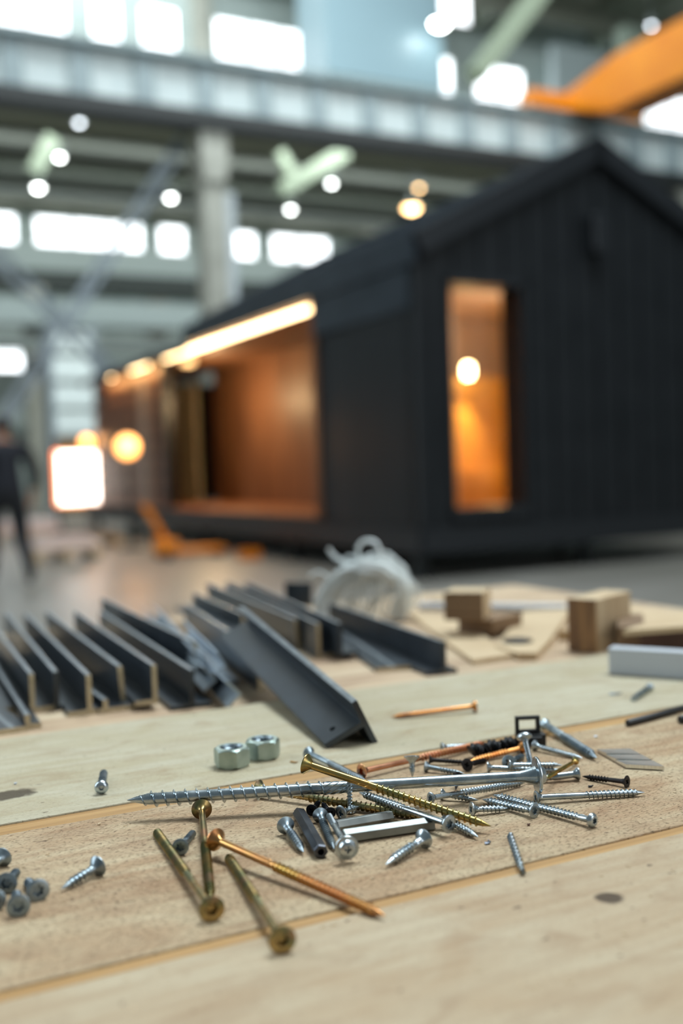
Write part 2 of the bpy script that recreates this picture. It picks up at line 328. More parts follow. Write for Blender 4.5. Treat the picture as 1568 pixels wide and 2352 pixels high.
# blue white air unit and skylight above the girder
beam('air_duct', 19.0, 24.4, 37.0, 39.5, 16.5, 22.3, mat('pale_blue_duct', srgb(140, 166, 176), .35), 'big pale blue sheet metal air duct hanging above the girder', 'duct')
n += 1
q = MB().box(26.3, 27.8, 40, 40.1, 20.9, 24.2).build('window_%d' % n, daylit); place(q, H(0, 0), YAW); struct(q)
beam('wall_panel', 35.5, 40.6, 43.5, 44, 17, 22.5, mat('pale_panel', srgb(186, 200, 202), .6), 'pale panel on the upper wall left of the orange crane', 'wall panel')
beam('upright_post', 37.0, 38.2, 39.9, 40.7, 12.6, 22.3, mat('pale_green_post', srgb(158, 172, 158), .7), 'pale green post above the girder left of the orange crane', 'post')
# orange overhead crane
cr = thing('overhead_crane', 'orange overhead crane bridge resting on the girder at upper right', 'crane', H(21.5, 26, 11.78), YAW)
om = noisy(mat('crane_orange', srgb(205, 118, 8), .4), [srgb(196, 110, 6), srgb(212, 130, 18)], (1, 1, 1), 1.)
mb = MB(); prof = [(0, .15), (-2.0, -.55), (-14, -.55), (-14, 1.0), (-2.4, 1.0), (0, .6)]
v = [(x, y, z) for x in (0, 1.3) for y, z in prof]; k = len(prof)
mb.add(v, [tuple(range(k)), tuple(range(2*k-1, k-1, -1))]+[(i, (i+1) % k, k+(i+1) % k, k+i) for i in range(k)])
mb.build('bridge_beam', om, cr, .03)
MB().box(-1.5, 2.9, -.35, .3, .0, .5).build('end_carriage', om, cr, .03)
for x in (-1.1, 2.4):
    MB().rings([(.22, -.08), (.22, .08)], 20).build('wheel', dark_rail, cr).matrix_local = Matrix.Translation((x, 0, .12)) @ Matrix.Rotation(R(90), 4, 'X')
MB().box(.2, 1.1, -9, -7.8, 1.0, 1.7).build('hoist', mat('hoist_grey', srgb(70, 72, 74), .5), cr, .03)
# hanging lamps (the round blurs)
lampg = mat('lamp_glow', (1, 1, 1), .5, emit=(.95, 1, .97), es=26)
lampd = mat('lamp_glow_dim', (1, 1, 1), .5, emit=(.85, .93, 1), es=11)
warm_refl = mat('warm_reflection_glow', (1, .8, .5), .5, emit=(1, .62, .27), es=15)  # emission stands in for warm reflections above the ridge
shade_m = mat('lamp_shade_grey', srgb(130, 138, 138), .5)
def high_bay(px, py, v, label, gm, rad=.11, top=12.3):
    u, z = hall_at(px, py, v)
    t = thing('high_bay_lamp', label, 'lamp', H(u, v, z), YAW, 'high bay lamps under the roof')
    MB().rings([(.02, .42), (.1, .40), (.14, .22), (rad+.06, .02), (rad+.05, .0)], 20, c0=False, c1=False).build('lamp_shade', shade_m, t)
    MB().rings([(rad*.5, -rad*.45), (rad*.9, -rad*.15), (rad, .03), (rad*.6, .1)], 20).build('bulb', gm, t)
    MB().tube([(0, 0, .4), (0, 0, max(.6, top-z))], .02, 6).build('rod', shade_m, t)
for a in [(182, 283, 30.8, 'dim high bay lamp, topmost of the left row under the girder', lampd, .08, 12.3), (137, 362, 34.5, 'high bay lamp, second from top in the left row', lampg, .09, 12.3),
          (88, 432, 38, 'brightest high bay lamp, lowest of the left row just above the windows', lampg, .13, 12.3), (392, 455, 38, 'high bay lamp left of the tall column above the windows', lampg, .11, 12.3),
          (225, 652, 41.5, 'faint lamp below the lower windows, left of the cabin roof', lampd, .12, 12.3), (667, 482, 38, 'high bay lamp above the right pair of lower windows', lampg, .10, 12.3),
          (761, 422, 34.5, 'high bay lamp nearest the pale roof struts right of the column', lampg, .09, 12.3), (678, 606, 44, 'dim lamp just above the black roof slope', lampd, .07, 12.3),
          (1495, 60, 34, 'pale lamp high up above the orange crane', lampd, .10, 25), (1010, 55, 36, 'bright lamp high beside the pale blue duct', lampg, .32, 25)]: high_bay(*a)
high_bay(945, 478, 33, 'warm orange glow just above the cabin roof ridge, a reflection built as a lamp', warm_refl, .27, 12.3)  # added glowing shape in place of a warm reflection
high_bay(962, 432, 34, 'second smaller warm glow above the roof ridge, a reflection built as a lamp', warm_refl, .1, 12.3)  # likewise a warm reflection, made as a glowing shape
# pale roof struts under the girder
strut_m = mat('pale_strut', srgb(112, 124, 106), .6)
def strut(a, b, v, w, label):
    (u1, z1), (u2, z2) = hall_at(*a, v), hall_at(*b, v)
    t = MB().bar((0, 0, z1), (u2-u1, 0, z2), w).build('roof_strut', strut_m); place(t, H(u1, v, 0), YAW); tag(t, label, 'strut', 'pale roof struts')
strut((790, 350), (640, 440), 28.6, .42, 'thick pale strut rising to the right below the girder')
strut((640, 350), (668, 400), 28.9, .3, 'short pale strut left of the thick one')
strut((120, 320), (75, 400), 28.9, .4, 'pale slanting strut in the upper left under the girder')
strut((1240, -20), (1090, 175), 27.2, .55, 'grey slanting roof strut above the girder left of the crane')
# ================================================================== THE CABIN
black_m = noisy(mat('black_cladding', srgb(27, 30, 33), .42, spec=.35), [srgb(20, 23, 26), srgb(27, 30, 33)], (1, 1, 1), 3., rlo=.36, rhi=.5)
blackframe = mat('black_trim', srgb(24, 27, 31), .4)
roof_m = noisy(mat('dark_standing_seam_roof', srgb(48, 56, 64), .34, .35), [srgb(42, 50, 58), srgb(56, 64, 72)], (1, 1, 1), 2.)
roof2_m = mat('glossy_grey_roof', srgb(122, 140, 158), .22, .6)
cedar = noisy(mat('cedar_boards', srgb(130, 82, 52), .5), [srgb(92, 60, 42), srgb(130, 90, 62)], (1, 1, .15), 6., 5., distort=.4)
deck_m = noisy(mat('deck_boards', srgb(150, 96, 62), .5), [srgb(126, 78, 50), srgb(170, 112, 74)], (.3, 4, 1), 6.)
CU, CV = 5.26, 8.56; HW = 2.205; EZ = 3.29; RZ = 4.42
cab = thing('timber_cabin', 'black gabled prefab cabin with a lit porch and narrow lit window', 'cabin', H(CU, CV), YAW)
# front gable wall with the window opening (x along the gable, y into the cabin, z up)
wx0, wx1, wz0, wz1 = .36, 1.23, .67, 2.87
def rake(x): return EZ-.06+(RZ-EZ)*(1-abs(x-HW)/HW)
mb = MB(); bw_ = .1475; k = 0; x = 0.
while x < 2*HW-.01:                                      # vertical boards with open joints
    x1 = min(x+bw_, 2*HW); a, b = x+.006, x1-.006; y0 = 0 if k % 2 else .012
    def board(a, b, z0, zt0, zt1):
        v = [(a, y0, z0), (b, y0, z0), (b, y0, zt1), (a, y0, zt0), (a, .1, z0), (b, .1, z0), (b, .1, zt1), (a, .1, zt0)]
        mb.add(v, [(0, 1, 2, 3), (7, 6, 5, 4), (0, 4, 5, 1), (1, 5, 6, 2), (2, 6, 7, 3), (3, 7, 4, 0)])
    if b <= wx0 or a >= wx1: board(a, b, .5, rake(a), rake(b))
    else:
        board(a, b, .5, wz0, wz0); board(a, b, wz1, rake(a), rake(b))
        if a < wx0: board(a, wx0, wz0, wz1, wz1)
        if b > wx1: board(wx1, b, wz0, wz1, wz1)
    x = x1; k += 1
mb.box(.0, wx0, .1, .2, .5, 3.2).box(wx1, 2*HW, .1, .2, .5, 3.2).box(wx0, wx1, .1, .2, .5, wz0).box(wx0, wx1, .1, .2, wz1, 3.2)
mb.build('gable_wall', black_m, cab)
mb = MB()                                               # window lining, deep reveal
d = .27
for (a, b, c, e) in ((wx0-.03, wx0+.02, wz0-.03, wz1+.03), (wx1-.02, wx1+.03, wz0-.03, wz1+.03)): mb.box(a, b, -.03, d+.04, c, e)
mb.box(wx0-.03, wx1+.03, -.05, d+.04, wz0-.09, wz0+.02).box(wx0-.03, wx1+.03, -.03, d+.04, wz1-.02, wz1+.06)
fr = mb.build('window_frame', blackframe, cab)
gl = bpy.data.materials.new('clear_glass'); gl.use_nodes = True; nn = gl.node_tree.nodes; ll = gl.node_tree.links; nn.clear()
oo = nn.new('ShaderNodeOutputMaterial'); mx = nn.new('ShaderNodeMixShader'); tr = nn.new('ShaderNodeBsdfTransparent'); gg = nn.new('ShaderNodeBsdfGlossy'); gg.inputs['Roughness'].default_value = .03
mx.inputs[0].default_value = .06; ll.new(tr.outputs[0], mx.inputs[1]); ll.new(gg.outputs[0], mx.inputs[2]); ll.new(mx.outputs[0], oo.inputs[0])
MB().box(wx0+.02, wx1-.02, d-.012, d, wz0+.02, wz1-.02).build('window_glass', gl, fr)
# lit room behind the window
beige = mat('room_beige', srgb(206, 178, 150), .7); amber = noisy(mat('room_honey_wood', srgb(206, 150, 70), .5), [srgb(190, 136, 54), srgb(214, 162, 84)], (1, 1, .2), 5.)
mb = MB().box(.12, 2*HW-.12, .21, 2.15, .5, .56).box(1.82, 2*HW-.12, 2.15, 3.7, .5, .56); mb.build('room_floor', amber, cab)
MB().box(1.82, 2*HW-.12, 3.0, 3.1, .5, 2.25).build('room_wood_wall', amber, cab)
MB().box(1.82, 2*HW-.12, 3.6, 3.7, .5, 3.25).box(.1, .14, .21, 2.15, .5, 3.0).box(.12, 1.8, 2.12, 2.16, .5, 3.0).box(1.8, 1.84, 2.12, 3.7, .5, 3.0).box(2*HW-.14, 2*HW-.1, .21, 3.7, .5, 3.25).build('room_wall', beige, cab)
MB().box(.12, 2*HW-.12, .21, 2.15, 3.1, 3.16).box(1.82, 2*HW-.12, 2.15, 3.7, 3.1, 3.16).build('room_ceiling', beige, cab)
MB().box(1.9, 3.2, 2.3, 3.0, .56, 1.02).build('room_bench', amber, cab)
ul, zl = hall_at(1075, 858, CV+2.8)
sp = MB().rings([(.045, -.05), (.055, 0), (.055, .1), (.02, .12)], 20).build('spot_lamp', mat('spot_glow', (1, .8, .5), .5, emit=(1, .72, .34), es=34), cab); sp.location = (ul-CU, 2.8, zl)
def lamp(kind, name, loc, power, color, parent, rot=None, size=.1, ang=60, blend=.6):
    l = bpy.data.lights.new(name, kind); l.energy = power; l.color = color; l.shadow_soft_size = size
    if kind == 'SPOT': l.spot_size = R(ang); l.spot_blend = blend
    o = bpy.data.objects.new(name, l); COL.objects.link(o); o.parent = parent; o.location = loc
    if rot: o.rotation_euler = rot
    return o
lamp('SPOT', 'spot_light', (ul-CU, 2.72, zl-.02), 130, (1, .68, .28), cab, (R(12), 0, 0), .03, 62, .8)
lamp('POINT', 'room_light', (2.2, 1.3, 2.7), 30, (1, .82, .62), cab, None, .12)
lamp('POINT', 'bench_light', (2.3, 2.0, 1.45), 22, (1, .58, .2), cab, None, .1)
# left long wall
MB().box(0, .1, 0, 1.42, .5, 3.2).build('side_wall', black_m, cab, .006)
mb = MB().box(.06, .14, 1.42, 2.2, .5, 3.2)
for k in range(5): mb.box(.04, .07, 1.43+k*.154, 1.43+k*.154+.14, .5, 2.62)
mb.build('side_panel', blackframe, cab)
MB().box(-.02, .0, .1, 2.2, 2.62, 3.2).build('side_fascia', roof_m, cab)
MB().box(.0, 1.75, 2.2, 2.3, .5, 3.0).build('porch_end_wall', cedar, cab)
PL = 13.1; V0 = side_at(458, 1000, CU+1.66)[0]
mb = MB()
for k in range(60):
    y = 2.3+k*.13
    if CV+y > V0: break
    mb.box(1.7+(.008 if k % 2 else 0), 1.8, y+.004, y+.126, .55, 3.0)
mb.build('porch_wall', cedar, cab)
MB().box(1.25, 1.7, 4.6, 4.68, .55, 3.0).build('porch_fin', mat('red_cedar_fin', srgb(96, 46, 30), .5), cab)
mb = MB()
for k in range(13): mb.box(.0+k*.135, .127+k*.135, 2.3, PL, 3.0, 3.05)
mb.build('porch_soffit', cedar, cab)
mb = MB()
for k in range(12): mb.box(.0+k*.145, .137+k*.145, 2.2, PL, .5, .55)
mb.build('porch_deck', deck_m, cab)
MB().box(-.03, .0, 2.2, PL, .26, .56).box(-.03, 0, 0, 2.2, .26, .5).box(0, 2*HW, -.04, .0, .26, .5).box(2*HW, 2*HW+.03, 0, PL, .26, .5).box(-.02, 2*HW, -.02, PL, .3, .34).build('base_beam', blackframe, cab)
# porch door panel in pale curtain, seen as a whitish upright
v0, _ = side_at(458, 1000, CU+1.66); v1, _ = side_at(412, 1000, CU+1.66)
MB().box(1.6, 1.66, v0-CV, v1-CV, .56, 2.85).build('porch_curtain', mat('pale_curtain', srgb(218, 208, 182), .8), cab)
MB().box(1.6, 1.68, v1-CV+.1, v1-CV+.9, .56, 3.0).build('porch_door', mat('dark_door', srgb(104, 70, 42), .5), cab)
pl_ = at_z(432, 836, 2.93); lx, ly = pl_.dot(UN)-CU, pl_.dot(VN)-CV
MB().rings([(.02, 3.0), (.10, 3.0), (.10, 2.93), (.085, 2.925)], 20).build('porch_lamp', mat('porch_lamp_glow', (1, .8, .5), .5, emit=(1, .66, .3), es=2.6), cab).location = (lx, ly, 0)
lamp('POINT', 'porch_light', (.75, ly-.6, 2.3), 85, (1, .68, .34), cab, None, .08)
# LED strips under the eave
led = mat('warm_led', (1, .75, .45), .5, emit=(1, .70, .36), es=10.)
def strip(y0, y1, nm):
    s = MB().box(.02, .075, y0, y1, 2.925, 2.975).build(nm, led, cab); return s
strip(2.3, 7.75, 'led_strip'); strip(8.75, 9.7, 'led_strip'); strip(11.0, 11.1, 'led_strip')
for y in (3.3, 5.2, 7.1, 9.2, 11.2): 
    l = bpy.data.lights.new('led_light', 'AREA'); l.shape = 'RECTANGLE'; l.size = .06; l.size_y = 1.9; l.energy = 11; l.color = (1, .56, .2)
    o = bpy.data.objects.new('led_light', l); COL.objects.link(o); o.parent = cab; o.location = (.10, y, 2.93); o.rotation_euler = (0, R(-42), 0)
# roof
def slope(mb, xa, za, xb, zb, y0, y1, th, mi=0):
    dx, dz = xb-xa, zb-za; L = math.hypot(dx, dz); nx, nz = -dz/L*th, dx/L*th
    if nz > 0: nx, nz = -nx, -nz
    v = [(xa, y0, za), (xb, y0, zb), (xb, y1, zb), (xa, y1, za), (xa+nx, y0, za+nz), (xb+nx, y0, zb+nz), (xb+nx, y1, zb+nz), (xa+nx, y1, za+nz)]
    mb.add(v, [(0, 1, 2, 3), (7, 6, 5, 4), (0, 4, 5, 1), (1, 5, 6, 2), (2, 6, 7, 3), (3, 7, 4, 0)], mi)
RL = 6.55
mb = MB(); slope(mb, -.03, EZ, HW, RZ, -.04, RL, .1)
for k in range(14):
    y = .2+k*.47; slope(mb, -.03, EZ+.03, HW, RZ+.03, y, y+.025, .04)
mb.build('roof_slope', roof_m, cab)
mb = MB(); slope(mb, 2*HW+.03, EZ, HW, RZ, -.04, RL, .1)
for k in range(14):
    y = .2+k*.47; slope(mb, 2*HW+.03, EZ+.03, HW, RZ+.03, y, y+.025, .04)
mb.build('roof_slope', roof_m, cab)
mb = MB(); slope(mb, -.05, EZ+.01, HW, RZ+.02, -.1, -.04, .22); slope(mb, 2*HW+.05, EZ+.01, HW, RZ+.02, -.1, -.04, .22)
mb.build('verge_trim', blackframe, cab)
MB().box(-.06, -.02, -.05, RL, 3.02, 3.3).build('eave_fascia', roof_m, cab)
mb = MB().box(.0, 2*HW, RL-.1, RL, 3.0, 3.3)
vv = [(0, RL, 3.3), (2*HW, RL, 3.3), (HW, RL, RZ-.05), (0, RL-.1, 3.3), (2*HW, RL-.1, 3.3), (HW, RL-.1, RZ-.05)]
mb.add(vv, [(0, 1, 2), (5, 4, 3), (0, 3, 4, 1), (1, 4, 5, 2), (2, 5, 3, 0)]); mb.build('rear_gable', black_m, cab)
mb = MB(); slope(mb, -.03, 3.02, HW, 3.55, RL, PL, .08); slope(mb, 2*HW+.03, 3.02, HW, 3.55, RL, PL, .08); mb.build('lower_roof', roof2_m, cab)['label'] = 'glossy grey lower roof section'
MB().box(-.06, -.02, RL, PL, 2.93, 3.05).build('lower_fascia', blackframe, cab)
mb = MB()                                               # horizontally boarded end bay of the porch
yb0 = side_at(384, 1000, CU+.25)[0]-CV; yb1 = PL+.1
for k in range(8): mb.box(.25, .3, yb0, yb1, .56+k*.305, .56+k*.305+.225)
mb.build('slatted_screen', cedar, cab)
MB().box(.31, .36, yb0, yb1, .56, 2.95).build('screen_backing', mat('screen_dark', srgb(34, 28, 26), .7), cab)
MB().box(.22, .25, yb0+1.0, yb0+1.45, .56, 2.9).build('screen_cover_strip', mat('grey_strip', srgb(150, 132, 118), .7), cab)
MB().box(.15, .33, yb0-.12, yb0, .5, 3.0).build('porch_post', blackframe, cab)
mb = MB().box(2*HW-.12, 2*HW, 0.2, PL, .5, 3.2).box(0.3, 2*HW, PL-.1, PL, .5, 3.0).box(1.8, 2*HW-.12, 3.75, 3.85, .5, 3.2); mb.build('rear_wall', black_m, cab)
wl = MB().box(-.09, .09, -.16, 0, -.2, .2).build('wall_lamp', blackframe, cab, .02); ux, uz = hall_at(1365, 540, CV-.05); wl.location = (ux-CU, -.0, uz)
for k, (x, y) in enumerate(((.12, .25), (HW, .3), (2*HW-.2, .3), (.12, 3.2), (2*HW-.2, 3.2), (.12, 6.4), (2*HW-.2, 6.4), (.12, 10), (2*HW-.2, 10), (.12, 12.8), (2*HW-.2, 12.8))):
    MB().box(-.12, .12, -.12, .12, 0, .03).box(-.05, .05, -.05, .05, .03, .3).build('jack_leg', dark_rail, cab).location = (x, y, 0)
# lamps at the porch end
def globe(px, py, v, r, label, gm, stand):
    u, z = hall_at(px, py, v)
    t = thing('globe_lamp', label, 'lamp', H(u, v, 0), YAW, 'orange globe lamps')
    MB().rings([(r*math.sin(math.pi*i/10) or .001, z-r*math.cos(math.pi*i/10)) for i in range(11)], 20).build('globe', gm, t)
    if stand == 'floor': MB().tube([(0, .0, .0), (0, 0, z-r)], .025, 8).rings([(.18, 0), (.18, .03)], 20).build('stand', dark_rail, t)
    l = bpy.data.lights.new('globe_light', 'POINT'); l.energy = 12; l.color = (1, .5, .2); l.shadow_soft_size = r
    q = bpy.data.objects.new('globe_light', l); COL.objects.link(q); q.parent = t; q.location = (.0, -.3, z)
    if stand != 'floor':
        MB().tube([(0, 0, z+r), (0, 0, stand)], .012, 6).build('cord', dark_rail, t)
    return t
og = mat('orange_globe', (1, .6, .3), .5, emit=(1, .40, .10), es=5)
globe(292, 1026, 15.5, .17, 'large round orange lamp standing before the slatted porch end', og, 'floor')
globe(199, 1015, 22.1, .13, 'smaller round orange lamp just above the glowing white light box', og, 'floor')
u0_, z1_ = hall_at(131, 1041, 22.9); u1_, z0_ = hall_at(224, 1152, 22.9)
t = thing('light_box', 'glaring white light box with orange rim standing on the floor left of the porch', 'light box', H((u0_+u1_)/2, 22.9), YAW); ww = (u1_-u0_)/2
MB().box(-ww, ww, -.05, 0, z0_, z1_).build('glowing_panel', mat('white_hot', (1, 1, 1), .5, emit=(1, .93, .85), es=7), t)
MB().box(-ww-.05, -ww, -.08, .1, z0_-.05, z1_+.05).box(-ww-.05, ww+.05, -.08, .1, z1_, z1_+.05).box(-ww-.05, ww+.05, 0, .1, z0_-.05, z1_).build('housing', mat('orange_rim', (1, .4, .1), .5, emit=(1, .35, .08), es=1.6), t)
for sx in (-1, 1): MB().box(sx*ww-.03, sx*ww+.03, -.3, .3, 0, .04).box(sx*ww-.03, sx*ww+.03, -.03, .05, 0, max(.1, z0_-.05)).build('foot', dark_rail, t)
# stacked packs and pallets in front of the porch
def pallet(u, v, w, d_, items, label):
    t = thing('loaded_pallet', label, 'pallet', H(u, v), YAW, 'pallets by the porch')
    mb = MB()
    for k in range(5): mb.box(-w/2, w/2, -d_/2+k*d_/4-.05, -d_/2+k*d_/4+.05, .12, .145)
    for sx in (-1, 0, 1): mb.box(sx*(w/2-.06)-.05, sx*(w/2-.06)+.05, -d_/2-.05, d_/2+.05, 0, .12)
    mb.build('pallet_boards', 'ply', t); z = .145
    for (ww, dd, hh, c) in items: MB().box(-ww/2, ww/2, -dd/2, dd/2, z, z+hh).build('pack', mat('pack_paint', c, .7), t, .015); z += hh+.002
pallet(3.15, 14.5, .9, .7, [(.8, .6, .10, srgb(214, 196, 192)), (.7, .5, .06, srgb(190, 170, 160))], 'low pallet of pinkish white packs below the glowing light box')
pallet(4.0, 16.8, 1.0, .8, [(.9, .7, .07, srgb(120, 112, 104)), (.8, .6, .05, srgb(70, 66, 62))], 'pallet of dark offcuts at the porch corner')
pallet(3.6, 19.5, 1.2, .8, [(1.1, .7, .12, srgb(214, 190, 186)), (1.0, .7, .08, srgb(226, 210, 206))], 'farther pallet of rosy white packs under the light box')
# orange pallet truck
pt = thing('pallet_truck', 'small orange pallet truck with leaning handle in front of the porch deck', 'pallet truck', H(4.22, 13.2), YAW)
orange_m = mat('truck_orange', srgb(224, 128, 14), .45)
MB().tube([(-.02, 0, .22), (-.16, 0, .5), (-.26, 0, .66), (-.3, 0, .70)], .045, 10).build('handle', orange_m, pt)
MB().box(-.14, .1, -.2, .2, .06, .26).build('body', orange_m, pt, .02)
for s in (-1, 1): MB().box(.1, .75, s*.14-.06, s*.14+.06, .07, .13).build('fork', orange_m, pt, .01)
for x, y in ((-.05, .2), (-.05, -.22), (.68, .14), (.68, -.14)): MB().rings([(.06, -.02), (.06, .02)], 16).build('wheel', dark_rail, pt).matrix_local = Matrix.Translation((x, y, .06)) @ Matrix.Rotation(R(90), 4, 'X')
# orange safety crate beside it
t = thing('orange_crate', 'low orange crate on the floor beside the pallet truck', 'crate', H(5.0, 12.3), YAW)
MB().box(-.12, .12, -.1, .1, 0, .02).box(-.12, .12, -.1, -.085, 0, .12).box(-.12, .12, .085, .1, 0, .12).box(-.12, -.105, -.1, .1, 0, .12).box(.105, .12, -.1, .1, 0, .12).build('crate_shell', orange_m, t)
# ================================================================== THE PERSON
def person():
    p0 = at_z(24, 1344, 0); face = YAW+R(96)
    t = thing('person', 'person in dark clothes walking away at the far left edge of the hall', 'person', (p0.x, p0.y, 0), face)
    # x forward, y left, z up
    V_ = {'pel': (0, 0, .95), 'bel': (0, 0, 1.08), 'che': (.02, 0, 1.30), 'shc': (.02, 0, 1.42), 'nek': (.03, 0, 1.50), 'hd0': (.045, 0, 1.58),
          'shl': (.01, .17, 1.41), 'ell': (-.10, .25, 1.14), 'wrl': (-.02, .27, .90), 'shr': (.01, -.17, 1.41), 'elr': (.02, -.25, 1.13), 'wrr': (.16, -.24, .93),
          'hpl': (0, .09, .91), 'knl': (.14, .10, .50), 'anl': (.22, .10, .10), 'tol': (.36, .11, .04), 'hel': (.17, .10, .05),
          'hpr': (0, -.09, .91), 'knr': (-.02, -.10, .50), 'anr': (-.32, -.10, .16), 'tor': (-.24, -.10, .03), 'her': (-.36, -.10, .12)}
    rad = {'pel': .17, 'bel': .16, 'che': .18, 'shc': .13, 'nek': .055, 'hd0': .06, 'shl': .085, 'ell': .06, 'wrl': .035, 'shr': .085, 'elr': .06, 'wrr': .035,
           'hpl': .125, 'knl': .09, 'anl': .06, 'tol': .038, 'hel': .04, 'hpr': .125, 'knr': .09, 'anr': .06, 'tor': .038, 'her': .04}
    E_ = [('pel', 'bel'), ('bel', 'che'), ('che', 'shc'), ('shc', 'nek'), ('nek', 'hd0'), ('shc', 'shl'), ('shl', 'ell'), ('ell', 'wrl'), ('shc', 'shr'), ('shr', 'elr'), ('elr', 'wrr'),
          ('pel', 'hpl'), ('hpl', 'knl'), ('knl', 'anl'), ('anl', 'tol'), ('anl', 'hel'), ('pel', 'hpr'), ('hpr', 'knr'), ('knr', 'anr'), ('anr', 'tor'), ('anr', 'her')]
    # hands: palm and five fingers each
    for s, wr in ((1, 'wrl'), (-1, 'wrr')):
        wv = Vector(V_[wr]); pn = wr+'p'; V_[pn] = tuple(wv+Vector((.02, 0, -.08))); rad[pn] = .032; E_.append((wr, pn)); pv = Vector(V_[pn])
        for i, (dx, dl) in enumerate(((.028, .07), (.01, .08), (-.008, .075), (-.026, .06))):
            a, b = pn+'a%d' % i, pn+'b%d' % i
            V_[a] = tuple(pv+Vector((dx, -s*.004, -dl*.55))); V_[b] = tuple(pv+Vector((dx+.012, -s*.02, -dl))); rad[a] = .0095; rad[b] = .008; E_ += [(pn, a), (a, b)]
        a, b = pn+'t0', pn+'t1'; V_[a] = tuple(pv+Vector((.04, -s*.01, .0))); V_[b] = tuple(pv+Vector((.06, -s*.016, -.03))); rad[a] = .011; rad[b] = .009; E_ += [(pn, a), (a, b)]
    V_ = {k: (x, y*1.3, z) for k, (x, y, z) in V_.items()}
    ks = list(V_); me = bpy.data.meshes.new('body'); me.from_pydata([V_[k] for k in ks], [(ks.index(a), ks.index(b)) for a, b in E_], [])
    me.skin_vertices or None
    o = bpy.data.objects.new('body', me); COL.objects.link(o)
    sk = o.modifiers.new('skin', 'SKIN'); sk.use_smooth_shade = True
    if not me.skin_vertices: me.attributes  # the modifier adds the layer
    bm = bmesh.new(); bm.from_mesh(me); ly = bm.verts.layers.skin.verify()
    for i, v in enumerate(bm.verts): v[ly].radius = (rad[ks[i]], rad[ks[i]]); v[ly].use_root = ks[i] == 'pel'
    bm.to_mesh(me); bm.free()
    o.modifiers.new('sub', 'SUBSURF').levels = 2; o.modifiers['sub'].render_levels = 2
    dg = C.evaluated_depsgraph_get(); ev = o.evaluated_get(dg); m2 = bpy.data.meshes.new_from_object(ev)
    bpy.data.objects.remove(o)
    cloth = mat('navy_clothes', srgb(20, 22, 32), .8); skin = mat('skin', srgb(190, 140, 112), .5); shoe = mat('black_shoes', srgb(14, 14, 18), .5); trou = mat('black_trousers', srgb(16, 17, 22), .8)
    for q in (cloth, skin, trou, shoe): m2.materials.append(q)
    for f in m2.polygons:
        c = f.center; mi = 0
        if c.z > 1.50 or (abs(c.y) > .2 and c.z < 1.0 and c.z > .7): mi = 1
        elif c.z < .12: mi = 3
        elif c.z < 1.0 and abs(c.y) < .22: mi = 2
        f.material_index = mi; f.use_smooth = True
    b = bpy.data.objects.new('body', m2); COL.objects.link(b); b.parent = t
    # head as part of the figure: skull, nose, ears
    bm = bmesh.new(); bmesh.ops.create_uvsphere(bm, u_segments=24, v_segments=16, radius=1)
    for v in bm.verts:
        x, y, z = v.co; v.co = Vector((x*.098, y*.077*(1-.18*max(0, -z)), z*.118)); 
        if x > .3 and z < .1: v.co.x -= .008
        if x > .93 and -.35 < z < .15: v.co.x += .016
        if abs(y) > .95 and abs(z) < .3: v.co.y *= 1.13
        v.co += Vector((.05, 0, 1.655))
    me = bpy.data.meshes.new('head'); bm.to_mesh(me); bm.free(); me.materials.append(skin); h = bpy.data.objects.new('head', me); COL.objects.link(h); h.parent = t
    for f in me.polygons: f.use_smooth = True
    bm = bmesh.new(); bmesh.ops.create_uvsphere(bm, u_segments=24, v_segments=16, radius=1)
    for v in list(bm.verts):
        x, y, z = v.co; v.co = Vector((x*.106-.006, y*.086, z*.122+.008))+Vector((.05, 0, 1.655))
    bmesh.ops.delete(bm, geom=[v for v in bm.verts if v.co.x > .10 and v.co.z < 1.72 or v.co.z < 1.60], context='VERTS')
    me = bpy.data.meshes.new('hair'); bm.to_mesh(me); bm.free(); me.materials.append(mat('dark_hair', srgb(28, 22, 20), .7)); h = bpy.data.objects.new('hair', me); COL.objects.link(h); h.parent = t
    for f in me.polygons: f.use_smooth = True
person()
